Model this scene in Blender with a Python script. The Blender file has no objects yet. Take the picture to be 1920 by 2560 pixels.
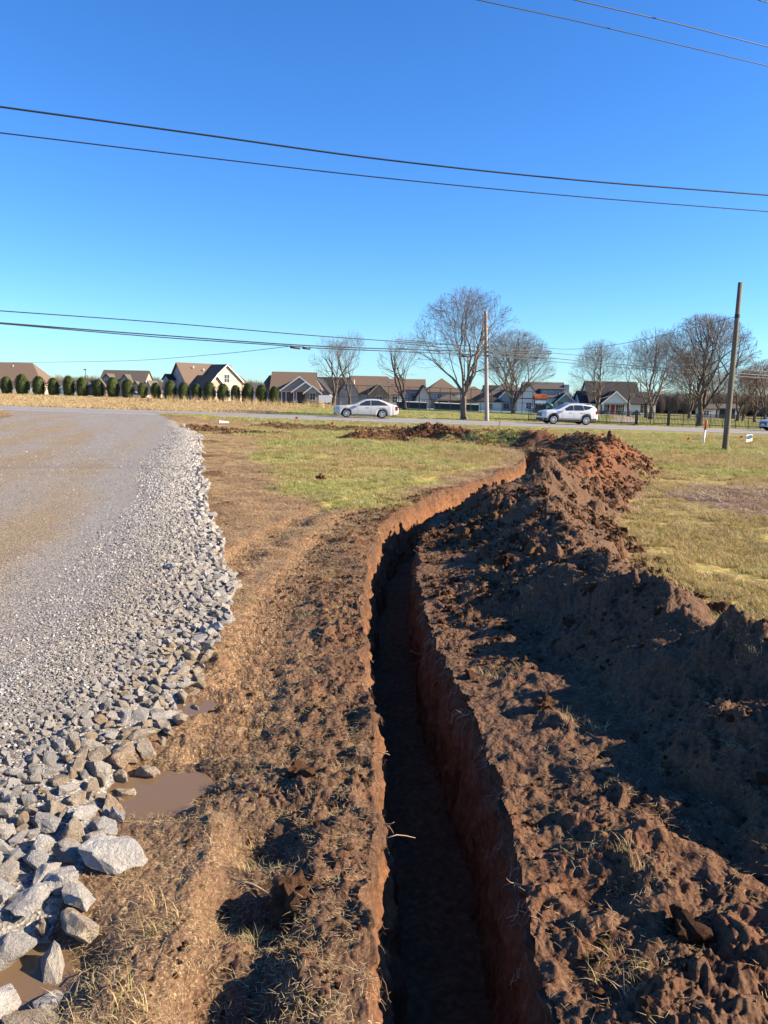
import bpy, bmesh, math, random
import numpy as np
from mathutils import Vector, Matrix, Quaternion
random.seed(7); np.random.seed(7)
C = bpy.context.scene.collection
SC = bpy.context.scene

# ------------------------------------------------------------------ camera
EYE = Vector((0, 0, 1.72)); FOC = 1923.0
PITCH = math.atan(290/FOC); ROLL = 0.02
FWD = Vector((0, math.cos(PITCH), -math.sin(PITCH))); U0 = Vector((0, math.sin(PITCH), math.cos(PITCH)))
RGT = Vector((1,0,0))*math.cos(ROLL) + U0*math.sin(ROLL); UPV = U0*math.cos(ROLL) - Vector((1,0,0))*math.sin(ROLL)
cd = bpy.data.cameras.new('camera'); cam = bpy.data.objects.new('camera', cd); C.objects.link(cam)
cd.sensor_fit = 'VERTICAL'; cd.sensor_height = 34.6; cd.lens = 34.6*FOC/2560; cd.clip_start = .05; cd.clip_end = 6000
cam.matrix_world = Matrix(((RGT.x, UPV.x, -FWD.x, EYE.x), (RGT.y, UPV.y, -FWD.y, EYE.y), (RGT.z, UPV.z, -FWD.z, EYE.z), (0,0,0,1)))
SC.camera = cam
# ------------------------------------------------------------------ sky, sun, exposure
SUN_EL, SUN_AZ = math.radians(27), math.radians(94)          # azimuth clockwise from +Y (the view direction)
w = bpy.data.worlds.new('World'); SC.world = w; w.use_nodes = True
nt = w.node_tree; bg = nt.nodes['Background']
sky = nt.nodes.new('ShaderNodeTexSky'); sky.sky_type = 'NISHITA'; sky.sun_disc = False
sky.sun_elevation = SUN_EL; sky.sun_rotation = SUN_AZ; sky.air_density = 1.0; sky.dust_density = 0.25; sky.ozone_density = 2.2; sky.altitude = 200
hs = nt.nodes.new('ShaderNodeHueSaturation'); hs.inputs['Saturation'].default_value = 1.22; hs.inputs['Value'].default_value = 1.0
nt.links.new(sky.outputs[0], hs.inputs['Color']); tn = nt.nodes.new('ShaderNodeMix'); tn.data_type = 'RGBA'; tn.blend_type = 'MULTIPLY'; tn.inputs[0].default_value = 1; tn.inputs[7].default_value = (.60, .94, 1.37, 1)   # one colour balance for the whole sky
nt.links.new(hs.outputs[0], tn.inputs[6]); nt.links.new(tn.outputs[2], bg.inputs[0]); bg.inputs[1].default_value = 0.062
sl = bpy.data.lights.new('sun', 'SUN'); sl.energy = 5.0; sl.angle = math.radians(.53); sl.color = (1, .83, .62)
so = bpy.data.objects.new('sun', sl); C.objects.link(so)
SD = Vector((math.sin(SUN_AZ)*math.cos(SUN_EL), math.cos(SUN_AZ)*math.cos(SUN_EL), math.sin(SUN_EL)))
so.rotation_euler = SD.to_track_quat('Z', 'Y').to_euler()
SC.view_settings.view_transform = 'Standard'; SC.view_settings.look = 'None'; SC.view_settings.exposure = 1.5
SC.view_settings.gamma = 1; SC.view_settings.use_curve_mapping = False
SC.cycles.max_bounces = 6; SC.cycles.transparent_max_bounces = 8

# ------------------------------------------------------------------ helpers
def tag(o, label=None, cat=None, group=None, kind=None):
    if label: o['label'] = label
    if cat: o['category'] = cat
    if group: o['group'] = group
    if kind: o['kind'] = kind
    return o
def empty(name, loc=(0,0,0), rz=0):
    o = bpy.data.objects.new(name, None); C.objects.link(o); o.location = loc; o.rotation_euler = (0,0,rz); return o
def mesh_np(name, V, Fq, mat=None, smooth=False, attrs=None, link=True, parent=None):
    """V (n,3), Fq (m,k) numpy faces all with k corners"""
    me = bpy.data.meshes.new(name); V = np.asarray(V, np.float32); Fq = np.asarray(Fq, np.int32); k = Fq.shape[1]
    me.vertices.add(len(V)); me.vertices.foreach_set('co', V.ravel())
    me.loops.add(Fq.size); me.loops.foreach_set('vertex_index', Fq.ravel())
    me.polygons.add(len(Fq)); me.polygons.foreach_set('loop_start', np.arange(0, Fq.size, k, dtype=np.int32))
    me.polygons.foreach_set('loop_total', np.full(len(Fq), k, np.int32))
    if smooth: me.polygons.foreach_set('use_smooth', np.ones(len(Fq), bool))
    for kk, a in (attrs or {}).items():
        at = me.attributes.new(kk, 'FLOAT', 'POINT'); at.data.foreach_set('value', np.asarray(a, np.float32))
    me.update(calc_edges=True)
    if mat: me.materials.append(mat)
    o = bpy.data.objects.new(name, me)
    if link: C.objects.link(o)
    if parent: o.parent = parent
    return o
class MB:
    """collects polygons, builds ONE mesh object"""
    def __init__(s): s.v = []; s.f = []; s.m = []; s.mi = 0
    def add(s, vs, fs):
        b = len(s.v); s.v += [tuple(q) for q in vs]; s.f += [tuple(b+i for i in f) for f in fs]; s.m += [s.mi]*len(fs); return s
    def box(s, x0, x1, y0, y1, z0, z1):
        return s.add([(x0,y0,z0),(x1,y0,z0),(x1,y1,z0),(x0,y1,z0),(x0,y0,z1),(x1,y0,z1),(x1,y1,z1),(x0,y1,z1)],
                     [(0,3,2,1),(4,5,6,7),(0,1,5,4),(1,2,6,5),(2,3,7,6),(3,0,4,7)])
    def tube(s, pts, r, n=6, cap=True):
        pts = [Vector(p) for p in pts]; rs = r if hasattr(r, '__len__') else [r]*len(pts); vs = []; fs = []
        for i, p in enumerate(pts):
            d = (pts[min(i+1, len(pts)-1)] - pts[max(i-1, 0)]).normalized()
            a = d.orthogonal().normalized() if i == 0 else (a - d*a.dot(d)).normalized()
            b = d.cross(a)
            for k in range(n):
                t = 2*math.pi*k/n; vs.append(p + (a*math.cos(t) + b*math.sin(t))*rs[i])
        for i in range(len(pts)-1):
            for k in range(n):
                k2 = (k+1) % n; fs.append((i*n+k, i*n+k2, (i+1)*n+k2, (i+1)*n+k))
        if cap: fs += [tuple(range(n))[::-1], tuple((len(pts)-1)*n+k for k in range(n))]
        return s.add(vs, fs)
    def prism(s, poly, y0, y1):
        """poly in (x,z), extruded along y"""
        n = len(poly); vs = [(x, y0, z) for x, z in poly] + [(x, y1, z) for x, z in poly]
        return s.add(vs, [tuple(range(n))[::-1] if False else tuple(range(n)), tuple(range(2*n-1, n-1, -1))] + [(i, i+n, (i+1) % n + n, (i+1) % n) for i in range(n)])
    def build(s, name, mat, parent=None, smooth=False, link=True, fix=True):
        me = bpy.data.meshes.new(name); me.from_pydata(s.v, [], s.f)
        for m in (mat if isinstance(mat, (list, tuple)) else [mat]): me.materials.append(m)
        if isinstance(mat, (list, tuple)): me.polygons.foreach_set('material_index', s.m)
        if fix:
            bm = bmesh.new(); bm.from_mesh(me); bmesh.ops.recalc_face_normals(bm, faces=bm.faces); bm.to_mesh(me); bm.free()
        if smooth: me.polygons.foreach_set('use_smooth', [True]*len(me.polygons))
        o = bpy.data.objects.new(name, me)
        if link: C.objects.link(o)
        if parent: o.parent = parent
        return o
def copy_tree(o, parent=None):
    c = o.copy(); C.objects.link(c); c.parent = parent
    for ch in [q for q in o.children]: copy_tree(ch, c)
    return c

# ---- numpy noise
def _h(ix, iy, iz, seed):
    h = (ix.astype(np.int64)*374761393 + iy.astype(np.int64)*668265263 + iz.astype(np.int64)*2147483647 + seed*974634777) & 0xffffffff
    h = ((h ^ (h >> 13))*1274126177) & 0xffffffff; h = ((h ^ (h >> 16))*2246822519) & 0xffffffff
    return ((h ^ (h >> 15)) & 0xffffff)/float(0xffffff)
def vnoise(x, y, seed=0):
    ix = np.floor(x); iy = np.floor(y); fx = x-ix; fy = y-iy; fx = fx*fx*fx*(fx*(fx*6-15)+10); fy = fy*fy*fy*(fy*(fy*6-15)+10)
    z = np.zeros_like(ix)
    a = _h(ix, iy, z, seed); b = _h(ix+1, iy, z, seed); c = _h(ix, iy+1, z, seed); d = _h(ix+1, iy+1, z, seed)
    return (a+(b-a)*fx)*(1-fy) + (c+(d-c)*fx)*fy - .5
def fbm(x, y, s, octv=4, seed=0, gain=.5):
    r = 0*x; a = 1.; x = x/s; y = y/s
    for i in range(octv):
        c, q = math.cos(.6*i+.3), math.sin(.6*i+.3)
        r = r + a*vnoise(x*c-y*q + 17.3*i, x*q+y*c + 5.1*i, seed+i); x = x*2.03; y = y*2.03; a *= gain
    return r
def clods(x, y, s, seed=0, jitter=.9):
    """domed cells: 0..1 height of irregular lumps of size s, random per cell"""
    X = x/s + .35*vnoise(x/s*1.7, y/s*1.7, seed+5); Y = y/s + .35*vnoise(x/s*1.7+9, y/s*1.7+3, seed+6)
    ix = np.floor(X); iy = np.floor(Y); best = np.zeros_like(X); z = np.zeros_like(X)
    for dx in (-1, 0, 1):
        for dy in (-1, 0, 1):
            cx = ix+dx; cy = iy+dy; r1 = _h(cx, cy, z, seed); r2 = _h(cx, cy, z+1, seed); r3 = _h(cx, cy, z+2, seed)
            px = cx+.5+(r1-.5)*jitter; py = cy+.5+(r2-.5)*jitter; R = .35+.5*r3
            d = ((X-px)**2+(Y-py)**2)/(R*R)
            best = np.maximum(best, np.sqrt(np.clip(1-d, 0, 1))*R)
    return best
def chunks(x, y, s, seed=0):
    """angular broken lumps: tilted flat tops with sloping sides"""
    X = x/s + .30*vnoise(x/s*2.1, y/s*2.1, seed+5); Y = y/s + .30*vnoise(x/s*2.1+9, y/s*2.1+3, seed+6)
    ix = np.floor(X); iy = np.floor(Y); best = np.zeros_like(X); z = np.zeros_like(X)
    for dx in (-1, 0, 1):
        for dy in (-1, 0, 1):
            cx = ix+dx; cy = iy+dy; r1 = _h(cx, cy, z, seed); r2 = _h(cx, cy, z+1, seed); r3 = _h(cx, cy, z+2, seed); r4 = _h(cx, cy, z+3, seed)
            a = X-cx-.5-(r1-.5)*.9; b = Y-cy-.5-(r2-.5)*.9; R = .30+.50*r3*r3; t = r4*6.283; ca = np.cos(t); sa = np.sin(t)
            u = np.abs(a*ca+b*sa); v = np.abs(b*ca-a*sa)*1.35; side = R*2.2*(1-np.maximum(np.maximum(u, v), .72*(u+v))/R)
            best = np.maximum(best, np.minimum(side, .62*R*(1+.3*r1) + .75*(a*sa-b*ca)))
    return np.clip(best, 0, 1)
def sstep(a, b, x):
    t = np.clip((x-a)/(b-a), 0, 1); return t*t*(3-2*t)
def polydist(x, y, P):
    """signed distance to polygon, + inside"""
    P = np.asarray(P, float); d = np.full(x.shape, 1e9); ins = np.zeros(x.shape, bool); n = len(P)
    for i in range(n):
        a = P[i]; b = P[(i+1) % n]; e = b-a; t = np.clip(((x-a[0])*e[0]+(y-a[1])*e[1])/(e@e), 0, 1)
        d = np.minimum(d, np.hypot(x-a[0]-t*e[0], y-a[1]-t*e[1]))
        c = ((a[1] > y) != (b[1] > y)); xi = a[0]+(y-a[1])/(b[1]-a[1]+1e-12)*e[0]; ins ^= c & (x < xi)
    return np.where(ins, d, -d)

# ------------------------------------------------------------------ terrain
ROADY0, ROADY1 = 54.0, 66.0
def road_near(x): return ROADY0 + .085*x
TY = np.array([66., 90, 120, 180, 260, 700, 3000]); TP = np.array([-200., 0, 700, 1100, 1500, 1920, 2200])
TZ = np.array([[.30, .27, -.02, -.18, -.33, -.55, -.7],
               [.62, .52, .10, -.03, -.45, -.80, -1.],
               [1.0, .88, .22, -.25, -.70, -1.1, -1.3],
               [.9, .78, -.25, -.95, -1.4, -1.7, -1.9],
               [.8, .7, -.4, -1.3, -2.0, -2.8, -3.],
               [0, 0, -1.5, -3, -5, -7, -7.5], [-3, -3, -8, -14, -20, -28, -30]])
def G0(x, y):
    """large-scale ground height"""
    x = np.asarray(x, float); y = np.asarray(y, float)
    ys = np.maximum(y, 20.); px = np.clip(960 + 1923*x/ys, -200, 2200)
    near = (-.10-.014*np.clip(x, -60, 60))*sstep(9, 50, y)
    yi = np.clip(y, 66, 3000); j = np.clip(np.searchsorted(TY, yi)-1, 0, len(TY)-2)
    t = (yi-TY[j])/(TY[j+1]-TY[j]); far = np.zeros(np.broadcast(x, y).shape)
    j = np.broadcast_to(j, far.shape); t = np.broadcast_to(t, far.shape); px = np.broadcast_to(px, far.shape)
    k = np.clip(np.searchsorted(TP, px)-1, 0, len(TP)-2); u = (px-TP[k])/(TP[k+1]-TP[k])
    far = (TZ[j, k]*(1-u)+TZ[j, k+1]*u)*(1-t) + (TZ[j+1, k]*(1-u)+TZ[j+1, k+1]*u)*t
    m = sstep(63, 69, y-.085*x)
    return near*(1-m)+far*m
def PT(px, D, py=None, z=None):
    """world point seen at photo pixel px at depth y=D (py gives the height, else it stands on the ground)"""
    # solve for x,z : pixel row from py or ground
    x = (px-960)/FOC*D
    for _ in range(12):
        if py is not None:
            d = FWD + RGT*((px-960)/FOC) - UPV*((py-1280)/FOC); t = D/d.y
            return Vector((d.x*t, D, EYE.z+d.z*t))
        zz = float(G0(x, D)) if z is None else z
        v = Vector((x, D, zz))-EYE; k = v.dot(FWD); x += ((px-960) - FOC*v.dot(RGT)/k)/FOC*k
    return Vector((x, D, zz))

# trench centreline (ground plan), half width
TC = np.array([[.23,-4],[.24,-1],[.245,1.9],[.25,2.5],[.245,3.2],[.25,3.9],[.205,4.5],[.14,5.2],[.09,6.0],[.10,7.0],[.11,8.0],[.15,9.0],[.25,10.1],[.47,11.2],[.82,12.3],[1.25,13.6],[1.78,15.0],[2.45,16.6],[3.1,18.2],[3.72,19.9],[4.25,21.7],[4.6,23.3],[4.78,24.8],[4.72,26.2],[4.3,27.3],[3.5,28.1],[2.5,28.8],[1.4,29.4],[.4,29.9]])
def _cat(P, n):
    P = np.asarray(P, float); out = []
    for i in range(len(P)-1):
        p0 = P[max(i-1, 0)]; p1 = P[i]; p2 = P[i+1]; p3 = P[min(i+2, len(P)-1)]
        for t in np.arange(n)/n:
            out.append(.5*((2*p1)+(-p0+p2)*t+(2*p0-5*p1+4*p2-p3)*t*t+(-p0+3*p1-3*p2+p3)*t**3))
    out.append(P[-1]); return np.array(out)
TCL = _cat(TC, 8); TSEG = np.r_[0, np.cumsum(np.hypot(*np.diff(TCL, axis=0).T))]
def t_sd(x, y):
    """arc length s and signed offset d (+ right) from the trench centreline"""
    x = np.asarray(x, float).ravel(); y = np.asarray(y, float).ravel()
    bd = np.full(x.shape, 1e9); S = np.zeros_like(x); Dd = np.full(x.shape, 1e3)
    for i in range(len(TCL)-1):
        a = TCL[i]; e = TCL[i+1]-a; L2 = e@e
        t = np.clip(((x-a[0])*e[0]+(y-a[1])*e[1])/L2, 0, 1); qx = x-a[0]-t*e[0]; qy = y-a[1]-t*e[1]; q = qx*qx+qy*qy
        m = q < bd; bd = np.where(m, q, bd); S = np.where(m, TSEG[i]+t*math.sqrt(L2), S)
        Dd = np.where(m, np.sqrt(q)*np.sign(qx*e[1]-qy*e[0]), Dd)
    return S, Dd
def s_of_y(yy): return float(np.interp(yy, TCL[:180, 1], TSEG[:180]))
HW_S = [0, 3, 6.5, 8, 9, 10.5, 12, 13, 14.5, 16, 18, 20, 24, 28, 32, 40]
HW_W = [.285,.285,.27,.27,.27,.265,.26,.265,.31,.36,.39,.41,.40,.36,.3,.25]
def hw(s, side):
    """half width of the trench with a ragged lip"""
    s = np.asarray(s, float); w0 = np.interp(s, HW_S, HW_W); sg = 11 if side > 0 else 3
    return w0 + .08*fbm(s, s*0+side*3.1, .9, 3, sg) + .040*fbm(s, s*0+side*7.7, .14, 4, sg+4)
TDEPTH = .82
S_END = TSEG[-1]-.1
# pile profile along the trench: ridge offset, height, half widths (left, right)
PS = np.array([0, 2.0, 4.3, 5.25, 6.0, 7.1, 8.3, 9.3, 10.4, 11.6, 12.8, 14, 16, 18, 20.5, 22.5, 24, 25.5, 27, 28.6, 30, 31.5, 33, 34.5, 36, 40]) - 0.
PH = np.array([.1,.08,.10,.20,.44,.54,.54,.56,.50,.50,.58,.55,.62,.60,.66,.74,.66,.72,.74,.58,.66,.74,.62,.52,.3,0.])
PO = np.array([2.0,2.0,1.95,1.95,1.95,1.85,1.72,1.60,1.60,1.65,1.8,1.8,1.8,1.8,1.85,1.95,2.0,2.15,2.2,2.1,2.1,2.2,2.2,2.0,1.9,1.9])
def pile(S, Dd):
    h = np.interp(S, PS, PH); o = np.interp(S, PS, PO) + .18*fbm(S, S*0, 1.6, 2, 41)
    h = np.interp(S, [6, 7, 8.6, 9.6, 12, 24], [.85, .64, .56, .84, .93, .76])*h*(1+.62*fbm(S, Dd*.3+4, .85, 3, 43)); wl = np.minimum(o-np.interp(S, HW_S, HW_W)-.10, 1.55*h+.14+.22*fbm(S, S*0+7, .55, 3, 45)); wr = np.interp(S, [5, 9, 11, 14], [.5, .48, .75, .98]) + .26*fbm(S, S*0+2, 1.3, 2, 44)
    q = Dd-o; t = np.where(q < 0, -q/np.maximum(wl, .3), q/wr)
    p = np.clip(1.09-np.sqrt(t*t+.0085), 0, 1); return h*(p**1.15)*np.where(q < 0, 1, 1)*(Dd > 0), p
LEFT_GRASS = [(-5.2,33.5),(-4.2,27),(-3.4,21),(-2.6,17.5),(-1.6,14),(-.8,12.0),(-.2,11.9),(.5,14.3),(1.6,17.9),(3.6,22.6),(3.9,25.4),(2.6,28),(.3,29.3),(-2.5,31.2)]
ROCK_OUT = [(-10.9,41),(-7.2,30),(-5.9,24.5),(-4.6,19),(-3.5,14.5),(-2.69,11.3),(-2.0,8.8),(-1.5,7.0),(-1.26,5.6),(-1.16,4.4),(-1.12,3.8),(-1.20,3.3),(-1.14,2.9),(-1.08,2.6),(-1.06,2.3),(-1.02,1.9),(-1.0,0),(-1,-4)]
ROCK_IN = [(-10.9,41),(-8.3,31),(-6.6,24),(-4.9,16.8),(-3.3,11.3),(-2.62,8),(-2.25,6.15),(-2.05,5),(-1.98,4.2),(-2.0,3.8),(-2.1,3.3),(-2.15,2.9),(-2.1,2.6),(-2.1,2.3),(-2.1,1.9),(-2.1,0),(-2.1,-4)]
_ro = np.array(ROCK_OUT)[::-1]; _ri = np.array(ROCK_IN)[::-1]
def x_rock(y): return np.interp(y, _ro[:, 1], _ro[:, 0]) + .10*np.clip(np.asarray(y)/9, .6, 1.6)*fbm(np.asarray(y, float), np.asarray(y, float)*0, 1.1, 3, 77)
def x_rock_in(y): return np.interp(y, _ri[:, 1], _ri[:, 0])
def heaps(x, y):
    """secondary earth heaps and the torn ditch bank towards the road: (cx,cy,rx,ry,h)"""
    z = np.zeros_like(x)
    for cx, cy, rx, ry, h in HEAPS:
        q = 1-np.sqrt(((x-cx)/rx)**2+((y-cy)/ry)**2); z = np.maximum(z, h*np.clip(q, 0, 1)**.8)
    return z
HEAPS = [(1.6,31.8,2.2,1.3,.42),(-.2,31.2,1.6,.9,.22),(3.4,31.5,1.8,1.0,.25),
         (-5.4,41.0,1.7,1.6,.24),(-3.6,39.6,1.8,1.5,.26),(-1.7,39.2,1.7,1.4,.22),(.2,40.2,1.6,1.2,.22),(3.4,42.5,2.2,1.2,.26),(6.2,43,2,1.,.18),(-9.5,37.5,2.2,.5,.14),(-7.6,35.0,2.0,.45,.12),(-1.75,8.7,.22,.28,0.042),(-1.35,7.3,.12,.25,0.034),(-2.45,11.9,.3,.3,0.050),(-3.6,16.3,.4,.4,0.059),(-4.8,21.3,.5,.5,0.067),(-6.2,27.2,.7,.6,0.076),(-1.05,4.75,.14,.2,0.029),(-5.6,33.2,1.8,.4,.10)]
def zones(x, y, S, Dd):
    """0..1 masks of the ground material"""
    n1 = fbm(x, y, 1.4, 4, 201); n2 = fbm(x, y, .35, 3, 202)
    xr = x_rock(y); xi = x_rock_in(y)
    drive = sstep(-.05, .05, (xr-x) + 0*n1)                      # rocks + gravel + driveway
    drive = np.where(y > 33, sstep(-.3, .3, (np.interp(y, [33, 41, 54, 60], [-8.2, -11.2, -16, -18])-x)+.5*n1), drive)
    drive = drive*np.where(y > 28, sstep(-.4, .4, x - np.interp(y, [28, 30, 36, 42, 48, 54], [-60, -40, -18.4, -20, -24, -60]) + .8*n1), 1)
    gl = sstep(-.35, .35, polydist(x, y, LEFT_GRASS) + .9*n1 + .35*n2)
    gr = sstep(-.2, .3, np.where(S > S_END-4, 9, Dd) - (np.interp(S, PS, PO)+np.interp(S, [6, 9.5, 13], [.75, .85, 1.2])) + .5*n1 + .25*n2)*((x > 1) & (y < 33))
    straw = sstep(.0, .45, 1-np.hypot((x-7.2)/2.6, (y-13.2)/3.0)*1. + .6*n1)
    verge = (.62+.5*sstep(-.1,.25,n2+n1))*sstep(-.6, .6, y-(31.5+1.5*n1))*(1-drive)*np.clip(sstep(-7.5, -5, x+1.5*n1)+sstep(48, 51, y-.085*x)*.8, 0, 1)
    g = np.clip(np.maximum(np.maximum(gl, gr), verge), 0, 1)
    hq = heaps(x, y); hp = sstep(.004, .05, hq+.03*n2)*(hq > .004); g = g*(1-.95*hp)
    g = g*(1-drive)
    return g, np.clip(drive, 0, 1), straw*gr, hp
def height(x, y, S=None, Dd=None, res=None):
    """full ground height incl. pile and churned mud (res = local grid spacing)"""
    shp = x.shape; x = x.ravel(); y = y.ravel()
    if S is None: S, Dd = t_sd(x, y)
    S = S.ravel(); Dd = Dd.ravel()
    res = np.full(x.shape, .01) if res is None else res.ravel()
    L = lambda s: sstep(1.2, 3.0, s/res)
    z = G0(x, y)
    g, drv, straw, hp = zones(x, y, S, Dd)
    far = 1-sstep(50, 56, y-.085*x+0*y)
    n1 = fbm(x, y, 2.6, 3, 5)
    # driveway body and its shoulder
    xr = x_rock(y); z = z + .13*sstep(0, 1.0, (xr-x)/np.clip(.9+0*y, .4, 3))*far
    z = z + far*(1-drv)*(.07*n1 + .03*fbm(x, y, .5, 3, 6)*L(.3))
    # ditch before the road
    z = z - .28*np.exp(-((y-.085*x-49.5)/1.9)**2)*sstep(-8, -3, x)
    ph, pp = pile(S, Dd); pm = sstep(0, .12, pp)
    ph = ph*(S < S_END+1); ph = ph + (Dd > 0)*(S < S_END)*.05*sstep(.42, .75, Dd)*(1-sstep(1.6, 2.6, Dd))
    z = z + ph
    hh = heaps(x, y); z = z + hh
    rough = np.maximum(pm*(Dd > .2), hp); big_ = pm*(Dd > .3)*(S < S_END)*L(.5); z = z + big_*(.25*chunks(x, y, .62, 29)*np.clip(.6+2*fbm(x, y, 1.1, 2, 28), 0, 1))
    # clods everywhere on bare churned soil: band along the left lip too
    lip = np.clip(1-np.abs(Dd+ .42)/.42, 0, 1)**.6*(Dd < 0)*(S < 17) + np.clip(1-np.abs(Dd-.85)/.85, 0, 1)**.4*(Dd > 0)*(S < S_END)
    lip = np.maximum(lip, np.clip(1-np.abs(Dd+.38)/.2, 0, 1)*(Dd < 0)*(S < S_END))
    bare = np.clip(1-g-drv, 0, 1)
    R = np.clip(np.maximum(rough, lip*.8*bare.clip(.6, 1)), 0, 1)
    c1 = chunks(x, y, .36, 31)*L(.34)*(fbm(x, y, .9, 2, 30) > -.12); c2 = chunks(x, y, .16, 32)*L(.15); c3 = chunks(x, y, .075, 33)*L(.07); c4 = clods(x, y, .032, 34)*L(.034)
    amp = np.clip(.42+1.7*fbm(x, y, .75, 3, 36), .10, 1.3)
    z = z + R*amp*(.22*c1*np.where(rough > .4, 1, .5)*np.clip(amp-.2, 0, 1) + .060*c2 + .040*c3 + .018*c4) + R*(.35+.65*amp)*.085*fbm(x+.3*fbm(x, y, .3, 2, 39), y, .20, 5, 38, .66)*L(.2)
    z = z + R*.05*fbm(x, y, .10, 3, 37)*L(.06)
    m = bare*(1-R)
    z = z + m*sstep(5, 9, y)*(.035*fbm(x, y, .45, 4, 55) - .03*sstep(.12, .3, fbm(x, y, .8, 3, 56)))
    z = z + m*(.018*clods(x, y, .09, 51)*L(.09)*amp + .016*fbm(x, y, .16, 4, 52)*L(.06)*amp + .010*clods(x, y, .035, 53)*L(.035))
    # excavator track bars and ruts on the mud strip
    near = (S < 16)
    tr = np.exp(-((Dd+1.0-.02*(S-8))/.19)**4)*(S < 24)*sstep(6.6, 7.4, S)
    z = z + tr*(.034*np.clip(1.6*np.sin(S*2*math.pi/.19+.8*fbm(x, y, .5, 2, 9)), -1, 1) - .04)*L(.14)
    tr2 = np.exp(-((Dd+1.75-.05*(S-10))/.2)**4)*sstep(10, 12, S)*(1-sstep(24, 28, S)); z = z + tr2*(.022*np.sin(S*2*math.pi/.22)*L(.16) - .04)
    rut = np.exp(-((Dd+.68)/.16)**4)*sstep(4.3, 5.3, S)*(1-sstep(6.7, 7.1, S))      # deep dark boot/track holes beside the lip
    z = z - rut*(.10+.05*np.sin(S*2*math.pi/.42))
    berm = np.exp(-((x+.62+.10*(y-2.4))/.06)**2)*(1-sstep(2.9, 3.3, y)); z = z + .03*berm*(.7+fbm(x, y, .2, 2, 91))
    # puddle basins
    for cx, cy, rx, ry, dp in ((-1.02,3.25,.26,.25,.09),(-1.06,2.03,.20,.26,.10),(-1.06,4.12,.12,.16,.07)):
        q = ((x-cx)/rx)**2+((y-cy)/ry)**2; z = z - dp*np.exp(-q*q*.7)
    # grass turf softness
    z = z + g*.02*fbm(x, y, .22, 3, 61)*L(.15)*far
    # driveway: gravel fine relief, wheel tracks
    cy = x - (xr-3.4); z = z + drv*far*(.012*fbm(x, y, .5, 3, 71)*L(.3) + .007*clods(x, y, .045, 72)*L(.045)+.02*fbm(x, y, 3, 2, 73))
    return z.reshape(shp)
# ------------------------------------------------------------------ materials
def new_mat(name, rough=.9, spec=.25):
    m = bpy.data.materials.new(name); m.use_nodes = True; b = m.node_tree.nodes['Principled BSDF']
    b.inputs['Roughness'].default_value = rough; b.inputs['Specular IOR Level'].default_value = spec
    return m, m.node_tree, b
def N(nt, t, **k):
    n = nt.nodes.new(t)
    for a, v in k.items():
        if a in n.inputs: n.inputs[a].default_value = v
        else: setattr(n, a, v)
    return n
def noise(nt, scale, detail=4, rough=.6, vec=None):
    n = N(nt, 'ShaderNodeTexNoise'); n.inputs['Scale'].default_value = scale; n.inputs['Detail'].default_value = detail; n.inputs['Roughness'].default_value = rough
    if vec is None:
        tc = nt.nodes.get('TC') or nt.nodes.new('ShaderNodeTexCoord'); tc.name = 'TC'; vec = tc.outputs['Object']
    nt.links.new(vec, n.inputs['Vector']); return n.outputs['Fac']
def ramp(nt, fac, stops):
    r = N(nt, 'ShaderNodeValToRGB'); e = r.color_ramp.elements
    while len(e) < len(stops): e.new(.5)
    for q, (p, c) in zip(e, stops): q.position = p; q.color = (*c, 1)
    nt.links.new(fac, r.inputs[0]); return r.outputs[0]
def mix(nt, fac, a, b, mode='MIX'):
    m = N(nt, 'ShaderNodeMix', data_type='RGBA', blend_type=mode)
    for s, v in ((m.inputs[0], fac), (m.inputs[6], a), (m.inputs[7], b)):
        if isinstance(v, (int, float)): s.default_value = v
        elif isinstance(v, tuple): s.default_value = (*v, 1)
        else: nt.links.new(v, s)
    return m.outputs[2]
def attr(nt, name):
    a = N(nt, 'ShaderNodeAttribute'); a.attribute_name = name; return a.outputs['Fac']
def math_(nt, op, a, b=None, c=None, clamp=False):
    m = N(nt, 'ShaderNodeMath', operation=op); m.use_clamp = clamp
    for i, v in enumerate((a, b, c)):
        if v is None: continue
        if isinstance(v, (int, float)): m.inputs[i].default_value = v
        else: nt.links.new(v, m.inputs[i])
    return m.outputs[0]
def bump(nt, b, h, strength=.5, dist=.01, prev=None):
    n = N(nt, 'ShaderNodeBump'); n.inputs['Strength'].default_value = strength; n.inputs['Distance'].default_value = dist
    nt.links.new(h, n.inputs['Height'])
    if prev: nt.links.new(prev, n.inputs['Normal'])
    nt.links.new(n.outputs[0], b.inputs['Normal']); return n.outputs[0]
def simple(name, col, rough=.7, spec=.3, var=.15, scale=8., metal=0, bm=0, bs=30.):
    m, nt, b = new_mat(name, rough, spec); b.inputs['Metallic'].default_value = metal
    f = noise(nt, scale, 4); lo = tuple(c*(1-var) for c in col); hi = tuple(min(1, c*(1+var)) for c in col)
    nt.links.new(ramp(nt, f, [(.3, lo), (.7, hi)]), b.inputs['Base Color'])
    if bm: bump(nt, b, noise(nt, bs, 4), 1.0, bm)
    return m
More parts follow.
